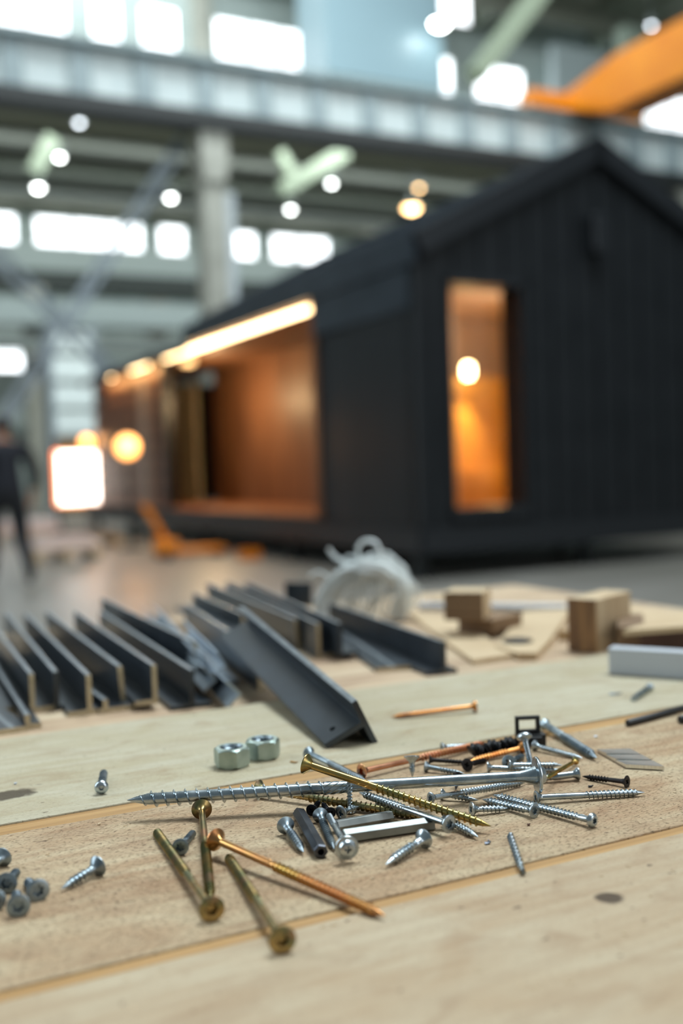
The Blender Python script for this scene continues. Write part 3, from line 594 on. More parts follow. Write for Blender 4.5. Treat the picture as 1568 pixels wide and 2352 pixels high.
# kind, head pixel, tip pixel, heights above the planks (mm), head radius, shank radius, thread radius (mm), thread start, head, drive, material, label
FAST = [
    ('wood_screw', (592, 1812), (1008, 1881), (5.3, 2.3), 5.6, 2.0, 2.9, 0.27, 'csk', 'torx', 'yellow_dark', 'olive gold screw lying low under the long timber screw, threads pointing right', 'screw'),
    ('wood_screw', (708, 1729), (842, 1796), (4.0, 1.9), 4.4, 1.9, 2.4, 0.35, 'csk', 'torx', 'zinc_dull', 'zinc screw lying right behind the head of the crossing gold screw', 'screw'),
    ('screwdriver_bit', (737, 1957), (684, 1864), (3.6, 2.9), 3.6, 3.6, 3.6, 1, 'hexhole', '', 'dark_steel', 'dark hexagonal driver bit leaning left of the flanged cross-head screw', 'driver bit'),
    ('hex_spacer', (770, 1899), (900, 1876), (3.4, 2.7), 3.4, 3.4, 3.4, 1, 'hex', '', 'steel', 'rear one of two grey hexagonal steel spacers, mostly hidden', 'spacer'),
    ('hex_spacer', (786, 1922), (994, 1892), (3.6, 2.9), 3.6, 3.6, 3.6, 1, 'hex', '', 'steel', 'front grey hexagonal steel spacer lying right of the flanged cross-head screw', 'spacer'),
    ('flange_head_screw', (797, 1948), (752, 1868), (7.5, 7.1), 6.2, 1.7, 1.9, 0.6, 'flange', 'phillips', 'zinc', 'zinc screw whose round flanged cross-recess head faces the camera', 'screw'),
    ('wood_screw', (735, 1872), (767, 1950), (3.9, 1.8), 4.4, 1.9, 2.3, 0.15, 'csk', 'torx', 'zinc_dull', 'dull zinc screw between the dark driver bit and the flanged head screw', 'screw'),
    ('wood_screw', (655, 1895), (697, 1957), (5.0, 2.1), 4.9, 2.1, 2.6, 0.2, 'csk', 'torx', 'zinc_dull', 'short dull zinc screw just left of the dark hexagonal bit', 'screw'),
    ('wood_screw', (758, 1868), (738, 1842), (3.2, 4.5), 3.4, 1.3, 1.6, 0.3, 'csk', 'phillips', 'black', 'small black screw with its point up above the dark bit', 'screw'),
    ('wood_screw', (716, 1862), (736, 1838), (3.3, 4.6), 3.6, 1.4, 1.7, 0.3, 'csk', 'phillips', 'black', 'small black screw half hidden behind the top of the dark bit', 'screw'),
    ('wood_screw', (782, 1868), (826, 1852), (3.8, 4.2), 4.4, 1.9, 2.2, 0.3, 'csk', 'phillips', 'zinc', 'zinc screw head with cross recess facing the camera beside the upright pointed screw', 'screw'),
    ('wood_screw', (1032, 1893), (824, 1820), (7.2, 7.5), 4.9, 1.8, 2.4, 0.45, 'csk', 'torx', 'zinc', 'long zinc screw under the gold one, recessed head at its lower right end', 'screw'),
    ('wood_screw', (1026, 1880), (1098, 1923), (3.8, 1.8), 4.0, 1.7, 2.2, 0.1, 'csk', 'torx', 'zinc', 'short zinc screw whose tip pokes out right of the long middle screw head', 'screw'),
    ('wood_screw', (974, 1926), (885, 1986), (5.0, 2.1), 5.2, 2.2, 2.6, 0.22, 'csk', 'torx', 'zinc', 'short stout zinc screw alone in front of the grey spacers, tip lower left', 'screw'),
    ('wood_screw', (872, 1842), (925, 1868), (3.7, 1.7), 3.8, 1.7, 2.1, 0.1, 'csk', 'torx', 'zinc', 'small zinc screw head in the middle of the heap under the gold thread', 'screw'),
    ('wood_screw', (803, 1866), (801, 1774), (0.4, 23.2), 3.6, 1.3, 1.8, 0.05, 'csk', 'phillips', 'zinc', 'tiny zinc screw standing on its head with the point up before the timber screw', 'screw'),
    ('wood_screw', (945, 1736), (947, 1785), (14.5, 2.0), 5.0, 1.9, 2.4, 0.2, 'csk', 'torx', 'zinc', 'stubby zinc screw standing head up behind the timber screw shank', 'screw'),
    ('wood_screw', (977, 1761), (1066, 1777), (3.5, 1.5), 3.6, 1.4, 1.9, 0.3, 'csk', 'phillips', 'zinc_dull', 'dull dark screw lying behind the timber screw right of the head-up screw', 'screw'),
    ('wood_screw', (988, 1833), (1206, 1797), (7.7, 1.7), 3.4, 1.6, 2.1, 0.28, 'csk', 'torx', 'zinc', 'zinc screw under the timber screw head end, small recessed head at left', 'screw'),
    ('wood_screw', (1013, 1824), (1098, 1838), (3.5, 1.5), 3.4, 1.4, 1.9, 0.25, 'csk', 'torx', 'zinc', 'small zinc screw directly behind the left head under the timber shank', 'screw'),
    ('wood_screw', (1081, 1859), (1170, 1857), (3.8, 1.8), 4.2, 1.8, 2.2, 0.1, 'csk', 'torx', 'zinc', 'stub of a zinc screw with dark cross recess right of the gold tip', 'screw'),
    ('wood_screw', (1228, 1863), (1107, 1836), (4.0, 1.9), 4.2, 1.9, 2.4, 0.06, 'csk', 'torx', 'zinc', 'short zinc screw whose round head faces the camera between two long threaded ones', 'screw'),
    ('wood_screw', (1358, 1884), (1131, 1826), (4.0, 1.9), 4.0, 1.8, 2.4, 0.1, 'pan', 'torx', 'zinc', 'fully threaded zinc screw with domed head at lower right of the heap', 'screw'),
    ('wood_screw', (1229, 1832), (1480, 1820), (4.1, 2.0), 4.0, 1.8, 2.5, 0.42, 'csk', 'torx', 'zinc', 'zinc screw pointing right beyond the timber screw head', 'screw'),
    ('drywall_screw', (1440, 1796), (1336, 1783), (3.5, 1.5), 3.9, 1.4, 1.9, 0.35, 'bugle', 'phillips', 'black_phos', 'black coarse-thread screw alone at the right of the heap', 'screw'),
    ('wood_screw', (1328, 1777), (1200, 1794), (4.1, 2.0), 4.0, 2.1, 2.5, 0.45, 'csk', 'torx', 'zinc', 'zinc screw with broad head just right of the timber screw flange', 'screw'),
    ('wood_screw', (1321, 1748), (1255, 1787), (2.9, 7.4), 2.6, 0.9, 1.3, 0.1, 'csk', 'phillips', 'yellow', 'thin golden screw leaning across zinc threads right of the timber screw flange', 'screw'),
    ('wood_screw', (1227, 1712), (1338, 1742), (3.6, 1.6), 3.8, 1.5, 2.0, 0.1, 'csk', 'torx', 'zinc', 'zinc screw pointing right below the black plastic clip', 'screw'),
    ('wood_screw', (1250, 1664), (1370, 1741), (4.2, 2.7), 4.4, 2.8, 3.4, 0.35, 'csk', 'torx', 'zinc_dull', 'thick grey zinc screw running from behind the black clip to lower right', 'screw'),
    ('machine_bolt', (1204, 1694), (1219, 1758), (18.0, 2.2), 5.2, 1.9, 2.2, 0.6, 'pan', 'torx', 'zinc', 'domed head zinc bolt leaning up behind the timber screw flange', 'bolt'),
    ('wood_screw', (1014, 1716), (1104, 1712), (3.6, 1.6), 3.4, 1.6, 2.0, 0.1, 'csk', 'torx', 'zinc', 'pale zinc screw at the back left of the black cord', 'screw'),
    ('drywall_screw', (1072, 1757), (1120, 1745), (4.3, 1.5), 4.2, 1.5, 1.9, 0.2, 'bugle', 'phillips', 'black_phos', 'black screw with dark domed head under the short orange screw', 'screw'),
    ('wood_screw', (1168, 1752), (1205, 1735), (4.6, 1.8), 4.9, 1.8, 2.2, 0.3, 'csk', 'phillips', 'zinc_dull', 'grey flat screw head with cross recess behind the timber screw shank', 'screw'),
    ('machine_bolt', (1197, 1759), (1240, 1752), (2.4, 1.3), 2.5, 1.2, 1.6, 0.1, 'pan', 'phillips', 'zinc_dull', 'tiny dull screw head left of the timber screw flange', 'screw'),
    ('wood_screw', (1118, 1763), (1292, 1770), (3.7, 1.7), 3.9, 1.6, 2.1, 0.25, 'csk', 'torx', 'zinc', 'zinc screw running behind the timber screw flange, lower of two parallel threads', 'screw'),
    ('wood_screw', (1168, 1757), (1291, 1757), (6.8, 4.8), 3.4, 1.5, 2.0, 0.2, 'csk', 'torx', 'zinc', 'zinc screw behind the flange, upper of two parallel threads', 'screw'),
    ('drywall_screw', (1052, 1778), (1046, 1815), (8.0, 1.0), 2.6, 1.2, 1.6, 0.1, 'csk', 'phillips', 'black_phos', 'dark screw tip poking down below the timber screw shank', 'screw'),
    ('drywall_screw', (985, 1745), (1078, 1752), (3.5, 1.5), 3.4, 1.4, 1.9, 0.3, 'bugle', 'phillips', 'black_phos', 'thin black screw lying below the long copper screw thread', 'screw'),
    ('wood_screw', (829, 1772), (1120, 1706), (5.0, 2.9), 4.9, 1.9, 2.6, 0.42, 'csk', 'torx', 'copper', 'long copper coloured screw behind the timber screw with its recess at left', 'screw'),
    ('wood_screw', (1199, 1717), (1075, 1750), (3.8, 1.8), 4.0, 1.6, 2.2, 0.25, 'csk', 'torx', 'orange', 'bright orange screw with golden head lying in front of the black cord', 'screw'),
    ('timber_screw', (1234, 1781), (292, 1838), (14.4, 11.8), 11, 3.3, 4.8, 0.46, 'washer', 'torx', 'zinc', 'very long thick zinc timber screw with washer head lying across the heap', 'screw'),
    ('wood_screw', (700, 1754), (1128, 1898), (28.6, 4.0), 6.0, 2.1, 3.0, 0.37, 'csk', 'torx', 'yellow', 'long golden screw lying on top across the timber screw', 'screw'),
    ('wood_screw', (1092, 1622), (897, 1647), (4.7, 1.8), 4.6, 1.7, 2.3, 0.3, 'csk', 'torx', 'orange', 'copper orange screw alone on the back plank right of the grey angle bar', 'screw'),
    ('machine_bolt', (233, 1808), (238, 1776), (4.3, 2.2), 4.4, 2.5, 2.7, 0.1, 'button', 'hex', 'zinc', 'small button head bolt standing apart on the left of the back plank', 'bolt'),
    ('wood_screw', (487, 2089), (355, 1905), (5.8, 2.1), 5.9, 1.9, 2.6, 0.38, 'csk', 'torx', 'yellow_dark', 'brassy screw at lower left, head towards the camera, leftmost of the four', 'screw'),
    ('wood_screw', (463, 1858), (484, 2066), (5.8, 2.1), 5.9, 1.9, 2.6, 0.42, 'csk', 'torx', 'copper_yellow', 'brassy screw with coppery head pointing at the camera below the timber screw thread', 'screw'),
    ('wood_screw', (494, 1928), (885, 2104), (9.1, 2.2), 5.9, 2.0, 2.7, 0.36, 'csk', 'torx', 'yellow_copper', 'long brassy screw slanting to the lower right, head resting on another', 'screw'),
    ('wood_screw', (649, 2160), (520, 1962), (5.8, 2.1), 5.9, 1.9, 2.6, 0.4, 'csk', 'torx', 'yellow_dark', 'brassy screw whose head lies lowest of all in the foreground', 'screw'),
    ('wood_screw', (414, 1946), (448, 1908), (4.5, 1.7), 4.4, 1.8, 2.1, 0.3, 'csk', 'torx', 'zinc_dull', 'small zinc screw with recess facing camera between the two left brassy screws', 'screw'),
    ('dowel_screw', (1201, 2004), (1169, 1911), (2.0, 1.6), 1.9, 1.3, 2.0, 0.05, 'pan', 'phillips', 'zinc', 'thin headless threaded pin alone on the front strip, point up', 'screw'),
    ('wood_screw', (226, 1988), (140, 2042), (4.8, 1.9), 5.2, 2.0, 2.4, 0.25, 'csk', 'torx', 'zinc_dull', 'short zinc screw alone right of the left edge cluster, tip lower left', 'screw'),
    ('wood_screw', (6, 1968), (-50, 2022), (4.8, 1.9), 5.2, 2.0, 2.4, 0.25, 'csk', 'torx', 'zinc_dull', 'zinc screw cut by the left photo edge, topmost of the cluster', 'screw'),
    ('wood_screw', (14, 2030), (44, 1996), (4.8, 1.9), 5.2, 2.0, 2.4, 0.3, 'csk', 'torx', 'zinc_dull', 'zinc screw in the left edge cluster directly below the topmost', 'screw'),
    ('wood_screw', (88, 2046), (58, 2020), (4.9, 2.0), 5.4, 2.2, 2.5, 0.3, 'csk', 'torx', 'zinc_dull', 'zinc screw with round recess facing camera, rightmost of the left edge cluster', 'screw'),
    ('wood_screw', (42, 2082), (36, 2046), (4.9, 2.0), 5.4, 2.2, 2.5, 0.3, 'csk', 'torx', 'zinc_dull', 'zinc screw with round recess facing camera, lowest of the left edge cluster', 'screw'),
    ('wood_screw', (-12, 2070), (-40, 2020), (4.8, 1.9), 5.2, 2.0, 2.4, 0.3, 'csk', 'torx', 'zinc_dull', 'zinc screw almost wholly beyond the left photo edge', 'screw'),
    ('machine_bolt', (1492, 1578), (1453, 1606), (3.2, 1.9), 3.4, 2.0, 2.4, 0.1, 'pan', 'hex', 'zinc', 'small zinc bolt on the back plank in front of the white profile', 'bolt'),
]
# ================================================================== THE BENCH
BU = Vector((math.cos(TY), math.sin(TY), 0)); BV = Vector((-math.sin(TY), math.cos(TY), 0))
def B(u, v, z=0.): return BU*u + BV*v + Vector((0, 0, z))
def buv(p): return p.dot(BU), p.dot(BV)
bench = thing('workbench', 'wide plywood topped workbench carrying all the screws and bars', 'workbench', B(.3, .8), TY)
MB().box(-.9, .764, -.65, .666, ZL-.03, ZL).build('bench_top', 'bench', bench, .001)
MB().box(-.85, .72, -.6, .62, ZL-.13, ZL-.03).box(-.80, .67, -.55, .57, ZL-.131, ZL-.03).build('apron', 'ply_edge', bench)
for x in (-.8, .66):
    for y in (-.55, .56): MB().box(x-.04, x+.04, y-.04, y+.04, 0, ZL-.13).build('leg', 'ply_edge', bench)
def plank(v0, v1, m_, label):
    vc = (v0+v1)/2; o = MB().box(-.85, .76, v0-vc, v1-vc, 0, ZT-ZL).build('plank', m_, None, .0008)
    place(o, B(.3, vc, ZL), TY); tag(o, label, 'plank', 'planks laid on the bench'); return o
plank(.16, .4135, 'plank_front', 'front plank nearest the camera, smooth pale wood')
plank(.423, .609, 'plank_mid', 'middle rough sawn brown plank under the heap of screws')
plank(.628, .835, 'plank_back', 'back pale plank under the two nuts and the end of the long grey bar')
for v0, v1, l in ((.4136, .4229, 'narrow orange lath sunk between the front and middle planks'), (.6091, .6279, 'wider orange lath sunk between the middle and back planks')):
    vc = (v0+v1)/2; o = MB().box(-.85, .76, v0-vc, v1-vc, 0, .0088).build('lath', 'tongue'); place(o, B(.3, vc, ZL), TY); tag(o, l, 'lath', 'laths between the planks')
# ================================================================== GREY STEEL BARS
def steel_bar(near, far, hgt, wl, wr, label, zo=0., zf=None, tw=.0045, tf=.0045, roll=0., mats=('paint', 'paint_edge'), mode='top', name='steel_t_bar', hole=None, group='grey bars laid on the bench', stem=None, endpaint=False):
    """near = pixel of the web foot at the near end; far = pixel of the web top (or foot) at the far end"""
    zf = zo if zf is None else zf
    N = at_z(*near, ZL+zo); F = at_z(*far, ZL+zf+(hgt if mode == 'top' else 0)); F.z = ZL+zf
    d = (F-N).normalized(); L = (F-N).length; s = d.cross(Vector((0, 0, 1))).normalized(); t = s.cross(d)
    a = tw/2
    if stem: poly = [(-stem, -tf/2), (-a, -tf/2), (-a, -hgt/2), (a, -hgt/2), (a, hgt/2), (-a, hgt/2), (-a, tf/2), (-stem, tf/2)]
    else:
        poly = [(-a, hgt), (-a, tf)] + ([(-wl, tf), (-wl, 0)] if wl > a else [(-a, 0)]) + ([(wr, 0), (wr, tf)] if wr > a else [(a, 0)]) + ([(a, tf)] if wr > a else []) + [(a, hgt)]
        if wl <= a: poly = [p for p in poly if p != (-a, tf)]
    poly = [(x*math.cos(roll)-y*math.sin(roll), x*math.sin(roll)+y*math.cos(roll)) for x, y in poly]
    mb = MB().prism(poly, 0, L, 0, 0 if endpaint else 1); mb.m[4 if stem else len(poly)-1] = 2 if mats[0] == 'paint' else 0  # top edge face takes the painted sheen colour
    m4 = Matrix((s, t, d)).transposed().to_4x4(); m4.translation = N   # local x = side, y = up, z = along
    o = mb.build(name, [M[q] for q in mats]+[M['sheen_edge']]); 
    if hole:
        cut = MB().rings([(hole[2], -.05), (hole[2], .05)], 24).build('cutter', 'black'); 
        cut.matrix_world = Matrix.Rotation(roll, 4, 'Z') @ Matrix.Translation((hole[0], 0, hole[1])) @ Matrix.Rotation(R(90), 4, hole[3] if len(hole) > 3 else 'X')
        if len(hole) > 3: cut.matrix_world = Matrix.Translation((0, hgt*.8, hole[1])) @ Matrix.Rotation(R(90), 4, 'Y')
        b = o.modifiers.new('b', 'BOOLEAN'); b.object = cut; b.solver = 'EXACT'; C.view_layer.update()
        me = bpy.data.meshes.new_from_object(o.evaluated_get(C.evaluated_depsgraph_get())); o.modifiers.clear(); o.data = me; bpy.data.objects.remove(cut)
    bv = o.modifiers.new('bevel', 'BEVEL'); bv.width = .0005; bv.segments = 2; bv.limit_method = 'ANGLE'
    o.matrix_world = m4; tag(o, label, 'steel bar', group); return o
hb = .035
steel_bar((-12, 1640), (-70, 1470), hb, 0, .019, 'grey angle bar mostly beyond the left photo edge')
steel_bar((30, 1684), (-60, 1600), .0045, .022, .012, 'flat grey strip lying lowest at the left photo edge', name='steel_flat_bar')
steel_bar((64, 1676), (-42, 1478), .0125, 0, .011, 'low narrow grey angle bar, nearest of the bars at the left edge', name='steel_angle_bar')
steel_bar((76, 1637), (-8, 1446), hb, 0, .02, 'first full height grey angle bar from the left', name='steel_angle_bar')
steel_bar((132, 1632), (14, 1406), hb, .0, .008, 'second full height grey bar from the left, near end darkened as by shadow', name='steel_angle_bar', endpaint=True, zo=.0002)  # dark end colour stands in for the shadow on it
steel_bar((207, 1641), (60, 1409), hb, .019, .0065, 'third grey bar from the left, a tee with its foot towards the left')
steel_bar((243, 1638), (146, 1540), .012, .006, .026, 'short low grey angle resting between third and fourth tall bars', name='steel_angle_bar')
steel_bar((285, 1622), (112, 1403), hb+.002, 0, .02, 'fourth tall grey bar from the left, leaning slightly', name='steel_angle_bar', roll=R(4))
steel_bar((357, 1617), (174, 1404), hb, .018, 0, 'fifth tall grey bar from the left, foot to the left', name='steel_angle_bar', zo=.0047)
steel_bar((443, 1627), (231, 1404), hb, .020, .017, 'sixth tall grey bar from the left, dark tee end with small bolt hole', endpaint=True, hole=(0, .012, .0022, 'Y'), zo=.0002)
steel_bar((452, 1571), (236, 1374), hb+.006, 0, .02, 'grey bar standing just behind the sixth one, higher top edge', name='steel_angle_bar', zo=.003)
steel_bar((597, 1588), (427, 1386), hb+.004, 0, .004, 'tall plain grey bar directly left of the long leaning tee', name='steel_angle_bar', zo=.0)
steel_bar((560, 1452), (446, 1361), .022, .028, 0, 'short grey bar at the back left of the long leaning tee', name='steel_angle_bar', zo=.018)
steel_bar((686, 1494), (480, 1338), hb+.002, 0, .012, 'back row grey bar directly behind the long leaning tee', name='steel_angle_bar', roll=R(4))
steel_bar((733, 1513), (522, 1334), hb+.004, .004, .017, 'back row grey tee with a pale sawn end, second behind the leaning tee')
steel_bar((783, 1509), (566, 1336), hb+.002, .0, .02, 'back row grey bar with dark end, third behind the leaning tee', name='steel_angle_bar', endpaint=True, zo=.0047)
steel_bar((716, 1392), (655, 1336), .036, 0, .02, 'short far grey bar touching the white cord bundle', name='steel_angle_bar', endpaint=True)
steel_bar((1021, 1549), (758, 1384), hb-.002, .02, .014, 'rightmost black grey tee bar ending beside the plywood offcuts', endpaint=True)
steel_bar((905, 1541), (770, 1440), .0045, .019, .019, 'flat grey strip tucked under the rightmost tee bar', name='steel_flat_bar', zo=.0)
steel_bar((838, 1660), (570, 1428), .037, 0, 0, 'long grey tee bar with a bolt hole leaning onto the back plank', zo=.0258, zf=.052, mode='foot', roll=R(25.8), stem=.033, tw=.0045, tf=.0045, hole=(-.021, .016, .0026), endpaint=True)
# bright angle steel between the painted bars
for near, far, hh, wr_, rl, zo, l in (((553, 1592), (384, 1436), .017, .017, 135, .017, 'bright galvanised angle lying roof-like left of the tall plain bar'),
        ((497, 1560), (345, 1412), .016, .016, 130, .02, 'second bright galvanised angle, farther and left of the first'),
        ((470, 1512), (372, 1404), .014, .014, 140, .034, 'third bright galvanised angle piled on the others'),
        ((520, 1528), (440, 1450), .015, .015, 120, .032, 'short bright galvanised angle on top of the pile')):
    steel_bar(near, far, hh, 0, wr_, l, zo=zo, roll=R(rl), mode='foot', mats=('galv', 'galv'), name='galvanised_angle', tw=.002, tf=.002, group='bright angles between the bars')
steel_bar((520, 1573), (425, 1478), .003, .02, .012, 'bright flat strip under the galvanised angles', mats=('galv', 'galv'), name='galvanised_strip', group='bright angles between the bars')
# ================================================================== SCREWS AND BITS
def star(kind, r, seg):
    out = []
    for k in range(seg):
        t = 2*math.pi*k/seg
        if kind == 'torx': q = r*(1+.17*math.cos(6*t))
        elif kind == 'phillips': q = min(r*1.12, r*.36/max(1e-3, min(abs(math.sin(t)), abs(math.cos(t)))))
        else: q = r*.92/math.cos((t+R(30)) % R(60)-R(30))
        out.append((q*math.cos(t), q*math.sin(t)))
    return out
def loft(mb, loops, smooth=True, cap0=True, cap1=True):
    n = len(loops[0]); v = [p for lp in loops for p in lp]
    mb.add(v, [(i*n+k, i*n+(k+1) % n, (i+1)*n+(k+1) % n, (i+1)*n+k) for i in range(len(loops)-1) for k in range(n)], 0, smooth)
    o = len(mb.v)-len(v)
    if cap0: mb.f.append([o+k for k in range(n)]); mb.m.append(0); mb.sm.append(False)
    if cap1: mb.f.append([o+len(v)-n+k for k in range(n)]); mb.m.append(0); mb.sm.append(False)
def circ(r, z, seg): return [(r*math.cos(2*math.pi*k/seg), r*math.sin(2*math.pi*k/seg), z) for k in range(seg)]
def head_mesh(kind, drive, Rh, rs):
    seg = 48; mb = MB()
    if kind == 'csk': top = [(.62, 0), (.93, 0), (1, .04), (1, .13)]; und = [(rs/Rh+(1-rs/Rh)*.55, .42), (rs/Rh*1.12, .72), (rs/Rh, .95)]; zt = 0; dep = .42; sr = .46
    elif kind == 'bugle': top = [(.6, 0), (.93, 0), (1, .03), (1, .09)]; und = [(rs/Rh+(1-rs/Rh)*.42, .3), (rs/Rh+(1-rs/Rh)*.15, .6), (rs/Rh, 1.)]; zt = 0; dep = .4; sr = .42
    elif kind == 'pan': top = [(.6, -.52), (.8, -.44), (.95, -.26), (1, 0)]; und = [(.94, .1), (rs/Rh*1.3, .28), (rs/Rh, .6)]; zt = -.54; dep = .5; sr = .42
    elif kind == 'button': top = [(.5, -.62), (.75, -.5), (.93, -.28), (1, 0)]; und = [(.9, .06), (rs/Rh, .08)]; zt = -.64; dep = .55; sr = .36
    elif kind == 'flange': top = [(.45, -.42), (.62, -.34), (.7, -.16), (.74, -.03), (.96, .0), (1, .05), (1, .12)]; und = [(.96, .16), (rs/Rh, .18)]; zt = -.44; dep = .4; sr = .27
    else: top = [(.34, -.42), (.42, -.34), (.52, -.16), (.66, -.1), (.97, -.06), (1, 0), (1, .06)]; und = [(.97, .1), (.5, .13), (.46, .3), (rs/Rh*1.12, .7), (rs/Rh, .95)]; zt = -.44; dep = .35; sr = .24
    st = star(drive, Rh*sr, seg)
    z0 = zt*Rh
    loops = [[(x*.8, y*.8, z0+dep*Rh) for x, y in st], [(x*.95, y*.95, z0+.03*Rh) for x, y in st], [(x, y, z0) for x, y in st]]
    rm = MB(); loft(rm, loops, False, True, False)
    loops = [[(x, y, z0) for x, y in st]]+[circ(a*Rh, b*Rh, seg) for a, b in top]+[circ(a*Rh, b*Rh, seg) for a, b in und]
    loft(mb, loops, True, False, True)
    return mb, rm
def helix(mb, rc, rt, z0, z1, pitch, tip=0., hand=1, seg=18, starts=1, fade=1.):
    n = max(4, int(abs((z1-z0)/pitch)*seg)); bw = min(.2*abs(pitch), .42*(rt-rc)+.00015)
    for s in range(starts):
        v = []
        for i in range(n+1):
            z = z0+(z1-z0)*i/n; a = hand*2*math.pi*i/seg+2*math.pi*s/starts
            k = 1.
            if tip and z > z1-tip: k = max(.06, (z1-z)/tip)
            g = min(1, i/seg/fade+.05)
            c = rc*k*.96; t_ = (rc+(rt-rc)*g)*(k if k < 1 else 1); t_ = max(t_, c*1.05+.0001)
            ca, sa = math.cos(a), math.sin(a); b_ = bw*(.5+.5*k)
            v += [(c*ca, c*sa, z-b_), (t_*ca, t_*sa, z-b_*.12), (t_*ca, t_*sa, z+b_*.12), (c*ca, c*sa, z+b_)]
        mb.add(v, [(i*4+k, i*4+k+1, i*4+5+k, i*4+4+k) for i in range(n) for k in range(3)], 0, True)
    return mb
def frame_of(a, b):
    d = (b-a).normalized(); e = d.cross(Vector((0, 0, 1)));  e = e.normalized() if e.length > 1e-3 else Vector((1, 0, 0)); g = d.cross(e)
    m4 = Matrix((e, g, d)).transposed().to_4x4(); m4.translation = a; return m4, (b-a).length
def fastener(kind, hp, tp, hh, Rh, rs, rt, ts, head, drive, mt, label, cat, i):
    a = at_z(*hp, ZT+hh[0]/1000); b = at_z(*tp, ZT+hh[1]/1000); m4, L = frame_of(a, b); Rh /= 1000; rs /= 1000; rt /= 1000
    m4 = m4 @ Matrix.Rotation(R(37*i % 60), 4, 'Z')
    t = thing(kind, label, cat, mw=m4, group='hardware strewn over the planks')
    if head in ('hex', 'hexhole'):
        mb = MB(); hx = lambda q, z: [(q*math.cos(R(60*k)), q*math.sin(R(60*k)), z) for k in range(6)]
        if head == 'hex': loft(mb, [hx(rs*.9, 0), hx(rs*1.12, .0006), hx(rs*1.12, L-.0006), hx(rs*.9, L)], False)
        else:
            loft(mb, [hx(rs*.5, .006), hx(rs*.5, 0), hx(rs*.92, 0), hx(rs*1.12, .001), hx(rs*1.12, L*.93), hx(rs*.75, L*.95), hx(rs*.7, L)], False)
        mb.build('hex_body', mt, t, .0002); return t
    zs = max(.9*Rh if head in ('csk', 'bugle', 'washer') else .3*Rh, ts*L)
    pitch = max(.0011, rt*1.08) if head != 'washer' else .0065
    if kind == 'machine_bolt': pitch = rt*.42
    if kind == 'dowel_screw': pitch = .0052
    rc = rt*.68 if head != 'washer' else rt*.70
    if kind in ('machine_bolt', 'flange_head_screw'): rc = rt*.84
    if kind != 'dowel_screw': hm_, rm_ = head_mesh(head, drive, Rh, rs); rm_.build('drive_recess', mt, hm_.build('head', mt, t))
    blunt = kind in ('machine_bolt',)
    tipL = min(L*.3, rt*2.6) if not blunt else rt*.5
    mb = MB().rings([(rs, .2*Rh), (rs, zs), (rc, zs+rt*.4)], 24, c0=False, c1=False)
    if head == 'washer': helix(mb, rc, rs*1.32, zs-.001, zs+.016, .03, hand=-1, starts=7, seg=40)
    elif L > .07: helix(mb, rs*.98, rs*1.28, zs-.007, zs, .022, hand=-1, starts=5, seg=30)
    mb.build('shank', mt, t)
    mb = MB(); 
    if kind == 'dowel_screw': mb.rings([(rc*.4, 0), (rc, .003), (rc, L-tipL), (rc*.08, L)], 24)
    elif blunt: mb.rings([(rc, zs), (rc, L-.0008), (rc*.75, L)], 24, c0=False)
    else: mb.rings([(rc, zs), (rc, L-tipL), (rc*.55, L-tipL*.42), (rc*.06, L)], 24, c0=False)
    helix(mb, rc, rt, (zs+pitch*.5 if head != 'washer' else zs+.014), L-(.0003 if blunt else .0006), pitch, 0 if blunt else tipL, seg=20)
    mb.build('thread', mt, t)
    return t
for i, a in enumerate(FAST): fastener(*a, i)
# two hexagon nuts
def nut(px, py, rot, label):
    p = at_z(px, py, ZT); AF = .0215; h = .0132; seg = 72; hole = .0068
    t = thing('hex_nut', label, 'nut', p, rot, 'hexagon nuts')
    def ring(z, c): return [(min(AF/2/math.cos((2*math.pi*k/seg+R(30)) % R(60)-R(30)), c)*math.cos(2*math.pi*k/seg), min(AF/2/math.cos((2*math.pi*k/seg+R(30)) % R(60)-R(30)), c)*math.sin(2*math.pi*k/seg), z) for k in range(seg)]
    a = AF/2
    mb = MB(); loft(mb, [circ(hole*1.12, 0, seg), ring(0, a*.97), ring(.0006, a*1.03), ring(.0016, a*1.16), ring(h-.0016, a*1.16), ring(h-.0008, a*1.06), ring(h, a*.96), circ(hole*1.16, h, seg)], False, False, False)
    mb.build('nut_body', 'nut', t)
    mb = MB(); loft(mb, [circ(hole*1.16, h, 48), circ(hole, h-.0012, 48), circ(hole, .0012, 48), circ(hole*1.12, 0, 48)], True, False, False)
    v = []; n = 160
    for i in range(n+1):
        z = .001+(h-.0022)*i/n; an = 2*math.pi*i/26; ca, sa = math.cos(an), math.sin(an)
        v += [(hole*ca, hole*sa, z-.0008), (hole*.86*ca, hole*.86*sa, z), (hole*ca, hole*sa, z+.0008)]
    mb.add(v, [(i*3+k, i*3+k+1, i*3+4+k, i*3+3+k) for i in range(n) for k in range(2)], 0, True)
    mb.build('bore_thread', 'zinc_dull', t)
nut(533, 1759, R(22), 'nearer left hexagon nut lying flat on the back plank')
nut(604, 1739, R(50), 'farther right hexagon nut touching the other nut')
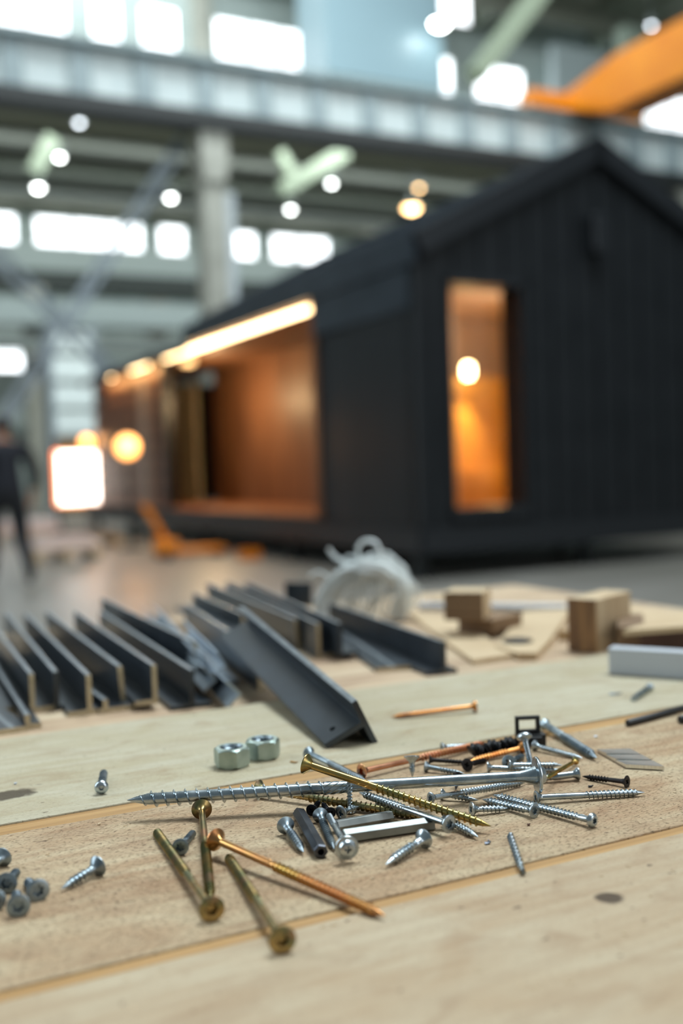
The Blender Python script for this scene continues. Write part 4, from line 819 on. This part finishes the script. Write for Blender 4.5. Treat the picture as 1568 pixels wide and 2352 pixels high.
# knife blade segment
P4 = [at_z(x, y, ZT+.0006) for x, y in ((1370, 1726), (1447, 1727), (1525, 1769), (1437, 1764))]
o0 = sum(P4, Vector())/4; t = thing('blade_segment', 'loose slanted knife blade piece with score lines right of the heap', 'blade', o0)
L_ = [p-o0 for p in P4]; mb = MB()
for k in range(3):
    a0, a1 = k/3+.015, (k+1)/3-.015
    if k == 0: a0 = 0
    if k == 2: a1 = 1
    q = [L_[0].lerp(L_[3], a0), L_[1].lerp(L_[2], a0), L_[1].lerp(L_[2], a1), L_[0].lerp(L_[3], a1)]
    mb.add([p+Vector((0, 0, z)) for z, dz in ((0, (0, 0, 0, 0)), (.0006, (.0009, .0009, 0, 0))) for p, z in ((pp, z+zz) for pp, zz in zip(q, dz))], [(3, 2, 1, 0), (4, 5, 6, 7), (0, 1, 5, 4), (1, 2, 6, 5), (2, 3, 7, 6), (3, 0, 4, 7)])
mb.add([p+Vector((0, 0, z)) for z in (0, .00025) for p in L_], [(3, 2, 1, 0), (4, 5, 6, 7), (0, 1, 5, 4), (1, 2, 6, 5), (2, 3, 7, 6), (3, 0, 4, 7)])
mb.build('blade_plate', 'blade', t)
# black plastic clip with a square window
p = at_z(1219, 1712, ZT); t = thing('plastic_clip', 'small black plastic clip with a square window standing behind the heap', 'clip', p, R(4))
MB().box(-.0100, .0100, -.004, .006, 0, .0085).box(-.010, .0065, -.0075, -.0035, .004, .0075).build('clip_base', 'black_plastic', t, .0004)
MB().box(-.0105, .0070, 0, .0035, .0085, .0110).box(-.0105, .0070, 0, .0035, .0182, .0206).box(-.0105, -.0080, 0, .0035, .0110, .0182).box(.0042, .0070, 0, .0035, .0110, .0182).build('clip_frame', 'black_plastic', t, .0003)
# lumpy black cord leading to the clip
a, b = at_z(1080, 1727, ZT+.0045), at_z(1192, 1704, ZT+.0055); random.seed(5); pts = []; rr = []
for i in range(60):
    q = i/59; pp = a.lerp(b, q)+Vector((0, 0, .0012*math.sin(q*19))); pts.append(pp-a); rr.append((.0034+.0011*math.sin(i*1.9)+random.uniform(-.0004, .0004))*(.55 if i in (0, 59) else 1))
t = MB().tube(pts, rr, 12).build('twisted_cord', 'black_plastic'); t.location = a; tag(t, 'black lumpy twisted cord lying between the clip and the copper screw', 'cord')
def rod(name, a, b, r_, m_, label, cat, group=None, za=None, seg=16, zb=None):
    za = r_ if za is None else za; zb = za if zb is None else zb
    A = at_z(*a, ZT+za); Bp = at_z(*b, ZT+zb); m4, L = frame_of(A, Bp)
    o = MB().rings([(r_*.85, 0), (r_, .0006), (r_, L-.0006), (r_*.85, L)], seg).build(name, m_); o.matrix_world = m4; tag(o, label, cat, group); return o
rod('black_rod', (1440, 1661), (1640, 1608), .0026, 'black_plastic', 'thin black plastic rod entering from the right photo edge', 'rod')
rod('black_rod', (1560, 1653), (1640, 1640), .0030, 'black_plastic', 'second black rod end just at the right photo edge under the first', 'rod')
# loose chips
def flake(px, py, L, w_, rot, m_, label, name='wood_chip', cat='chip'):
    p = at_z(px, py, ZT+.0002); mb = MB()
    mb.add([(-L/2, -w_*.3, 0), (L*.1, -w_/2, 0), (L/2, 0, .0006), (L*.05, w_/2, 0), (-L*.4, w_*.35, .0004), (-L/2, -w_*.3, .0005), (L*.1, -w_/2, .0008), (L/2, 0, .0012), (L*.05, w_/2, .0009), (-L*.4, w_*.35, .0012)],
           [(4, 3, 2, 1, 0), (5, 6, 7, 8, 9), (0, 1, 6, 5), (1, 2, 7, 6), (2, 3, 8, 7), (3, 4, 9, 8), (4, 0, 5, 9)])
    o = mb.build(name, m_); place(o, p, rot); tag(o, label, cat, 'loose chips'); return o
flake(1120, 1938, .0042, .002, R(30), 'dark_steel', 'dark metal crumb in front of the protruding screw tip', 'metal_chip')
flake(1122, 1934, .002, .001, R(100), 'dark_steel', 'tiny metal crumb on the dark one', 'metal_chip')
flake(675, 1752, .0065, .0014, R(-32), 'tongue', 'orange wood splinter between the nuts and the golden screw head')
flake(1413, 1595, .012, .004, R(8), 'zinc_dull', 'flat grey sliver on the back plank left of the small bolt', 'metal_chip')
flake(1356, 1808, .0035, .0012, R(10), 'black', 'black crumb below the black drywall screw', 'metal_chip')
flake(1368, 1693, .003, .002, R(20), 'white_bar', 'white crumb right of the grey bolt')
flake(36, 1801, .002, .0015, R(20), 'white_bar', 'white crumb beside the dark knot at far left')
flake(1214, 1896, .002, .001, R(20), 'walnut', 'brown crumb below the two long threaded screws')
flake(1131, 1712, .003, .001, R(20), 'walnut', 'brown crumb by the black cord')
flake(228, 1894, .0022, .0015, R(50), 'ply', 'pale crumb on the middle plank below the timber screw tip')
random.seed(11); mb = MB()
for k in range(420):
    u = random.uniform(.08, .62); v = random.uniform(.43, .605) if random.random() < .75 else random.uniform(.29, .41)
    p = B(u, v, ZT); s = random.uniform(.0002, .0008); a = random.uniform(0, 6.28)
    e = Vector((math.cos(a), math.sin(a), 0)); g = Vector((-e.y, e.x, 0))
    q = [p+e*s*2, p+g*s*.6, p-e*s*1.6, p-g*s*.5]; mb.add([x-B(.3, .5, ZT)+Vector((0, 0, z)) for z in (0, s*.5) for x in q], [(3, 2, 1, 0), (4, 5, 6, 7), (0, 1, 5, 4), (1, 2, 6, 5), (2, 3, 7, 6), (3, 0, 4, 7)])
o = mb.build('sawdust', 'ply'); place(o, B(.3, .5, ZT)); tag(o, 'fine pale sawdust crumbs scattered on the planks', 'sawdust', None, 'stuff')
# ================================================================== OFFCUTS AT THE BACK RIGHT
def slab(name, px, z0, z1, m_, label, cat, zref=None, group=None):
    pts = [at_z(x, y, zref if zref else z1) for x, y in px]; c = sum(pts, Vector())/len(pts)
    o = MB().prism([(p.x-c.x, p.y-c.y) for p in pts], 0, z1-z0).build(name, m_, None, .0006); place(o, (c.x, c.y, z0)); tag(o, label, cat, group); return o
def block(name, c0, c1, length, height, zb, m_, label, cat, group=None, mi=None, bev=.001, tilt=0.):
    """box: foot edge c0-c1 (pixels) is its front end face, running back by length"""
    a = at_z(*c0, zb); b = at_z(*c1, zb); x = (b-a); w_ = x.length; x.normalize(); y = Vector((-x.y, x.x, 0))
    mb = MB().box(0, w_, 0, length, 0, height)
    if mi: mb.m[2] = 1
    o = mb.build(name, m_, None, bev); o.matrix_world = Matrix.Translation(a) @ Matrix.Rotation(math.atan2(x.y, x.x)+tilt, 4, 'Z'); tag(o, label, cat, group); return o
G2 = 'timber offcuts at the back right'
blk = block('timber_block', (1304, 1494), (1376, 1498), .085, .058, ZT-.009, [M['ply'], M['endgrain']], 'light square timber block with dark end grain standing at right', 'timber block', G2, True, tilt=R(-12))
slab('plywood_offcut', [(930, 1402), (1048, 1418), (1178, 1503), (1086, 1517), (1010, 1462)], ZL, ZL+.005, 'ply', 'flat plywood offcut just right of the rightmost grey bar', 'offcut', None, G2)
slab('plywood_offcut', [(1138, 1480), (1206, 1402), (1310, 1398), (1262, 1470), (1232, 1500), (1190, 1500)], ZL, ZL+.008, 'ply', 'plywood offcut with a dark hole in front of the brown blocks', 'offcut', None, G2)
p = at_z(1188, 1473, ZL+.0083); o = MB().rings([(.0165, 0), (.017, .0012), (.0162, .002), (.004, .002), (.003, .0012)], 28).build('hole_disc', 'black_plastic'); o.location = p; tag(o, 'flat black disc standing in for the dark hole of the plywood offcut', 'disc')  # black disc laid on the offcut in place of a dark hole
block('brown_block', (1052, 1452), (1118, 1462), .07, .018, ZL+.0052, [M['ply_edge'], M['ply']], 'lower brown block of the small stack right of the white cord', 'timber block', G2, tilt=R(14))
block('brown_block', (1020, 1425), (1112, 1424), .05, .034, ZL+.0235, [M['ply'], M['ply_edge']], 'upper light block with brown face on the small stack', 'timber block', G2, True, tilt=R(-10))
slab('timber_strip', [(1280, 1448), (1450, 1392), (1640, 1420), (1560, 1440), (1420, 1448)], ZL+.0005, ZL+.012, 'ply', 'wide pale board behind the dark brown boards at the right edge', 'board', None, G2)
block('brown_board', (1418, 1487), (1478, 1484), .10, .022, ZT, [M['ply_edge']], 'short reddish brown board end just right of the standing block', 'board', G2, tilt=R(-20))
block('dark_board', (1470, 1500), (1640, 1506), .03, .024, ZT, [M['walnut']], 'dark brown board behind the white profile at the right edge', 'board', G2)
slab('top_board', [(1430, 1448), (1568, 1400), (1680, 1404), (1660, 1432)], ZT+.0245, ZT+.030, 'ply', 'pale thin board lying on top of the dark brown boards', 'board', None, G2)
block('white_profile', (1397, 1549), (1640, 1566), .016, .0248, ZT, 'white_bar', 'white rectangular profile lying on the back plank at the right edge', 'profile', bev=.0012)
rod('white_tube', (962, 1392), (1300, 1396), .0055, 'white_bar', 'slim white tube lying across the back behind the offcuts', 'tube', za=-.004)
block('wood_offcut', (985, 1395), (1010, 1396), .05, .012, ZL, [M['ply']], 'small pale offcut between the white cord and the brown block', 'offcut', G2)
# ================================================================== WHITE CORD BUNDLE
random.seed(3)
c0 = at_z(838, 1424, ZL); ex = (at_z(940, 1424, ZL)-c0).normalized(); ey = Vector((-ex.y, ex.x, 0)); ez = Vector((0, 0, 1)); mb = MB(); pxm = (at_z(940, 1424, ZL)-at_z(740, 1424, ZL)).length/200
def loop(pts, r_=.0012):
    n = len(pts); out = []
    for i in range(n-1):
        p0, p1, p2, p3 = pts[max(i-1, 0)], pts[i], pts[i+1], pts[min(i+2, n-1)]
        for k in range(7):
            t = k/7; out.append(.5*((2*p1)+(p2-p0)*t+(2*p0-5*p1+4*p2-p3)*t*t+(3*p1-p0-3*p2+p3)*t**3))
    out.append(pts[-1]); mb.tube(out, r_, 6)
def pt(x, y, d_): return ex*(x-838)*pxm + ez*max(.0015, (1424-y)*pxm) + ey*d_
for k in range(150):
    j = lambda s: random.gauss(0, s)
    d_ = random.uniform(-.024, .024); sp_ = random.uniform(-1, 1); q = random.random()
    pts = [pt(738+20*q+j(6), 1418+j(6), d_+j(.006)), pt(742+30*q+j(7), 1368-8*q+j(8), d_), pt(792+30*q+j(8), 1318+25*q*sp_+j(6), d_*1.1), pt(858+j(8), 1290+26*q+j(5), d_*1.2+j(.003)),
           pt(912+j(7), 1320+20*q+j(8), d_), pt(938-14*q+j(5), 1368+j(10), d_*.8), pt(926-10*q+j(8), 1410+j(8), d_*.7)]
    loop(pts, .0015)
for k in range(34):                                     # the inner spokes crossing the eye of the coil
    j = lambda s: random.gauss(0, s); d_ = random.uniform(-.026, -.004); x = random.uniform(790, 925)
    loop([pt(x+j(5), 1418+j(4), d_), pt(x+10+j(8), 1376+j(6), d_-.003), pt(x+26+j(12), 1338+j(8), d_), pt(850+j(20), 1305+j(8), d_+.01)])
loop([pt(830, 1306, 0), pt(826, 1262, .004), pt(842, 1246, .006), pt(868, 1250, .0), pt(880, 1276, -.004), pt(872, 1300, -.004)], .0026)
loop([pt(758, 1262, 0), pt(776, 1284, .002), pt(806, 1296, .004), pt(834, 1300, .004)], .0030)
loop([pt(792, 1300, 0), pt(800, 1282, .004), pt(826, 1286, .004), pt(842, 1306, .0)], .0018)
loop([pt(712, 1324, 0), pt(735, 1314, .002), pt(762, 1334, .004), pt(775, 1350, .004)], .0018)
loop([pt(920, 1330, 0), pt(948, 1344, .002), pt(962, 1380, .004), pt(940, 1400, .004)], .0016)
o = mb.build('cord_bundle', 'white_cord'); o.location = c0; tag(o, 'tangled coil of white plastic cord behind the right end of the grey bars', 'cord bundle')
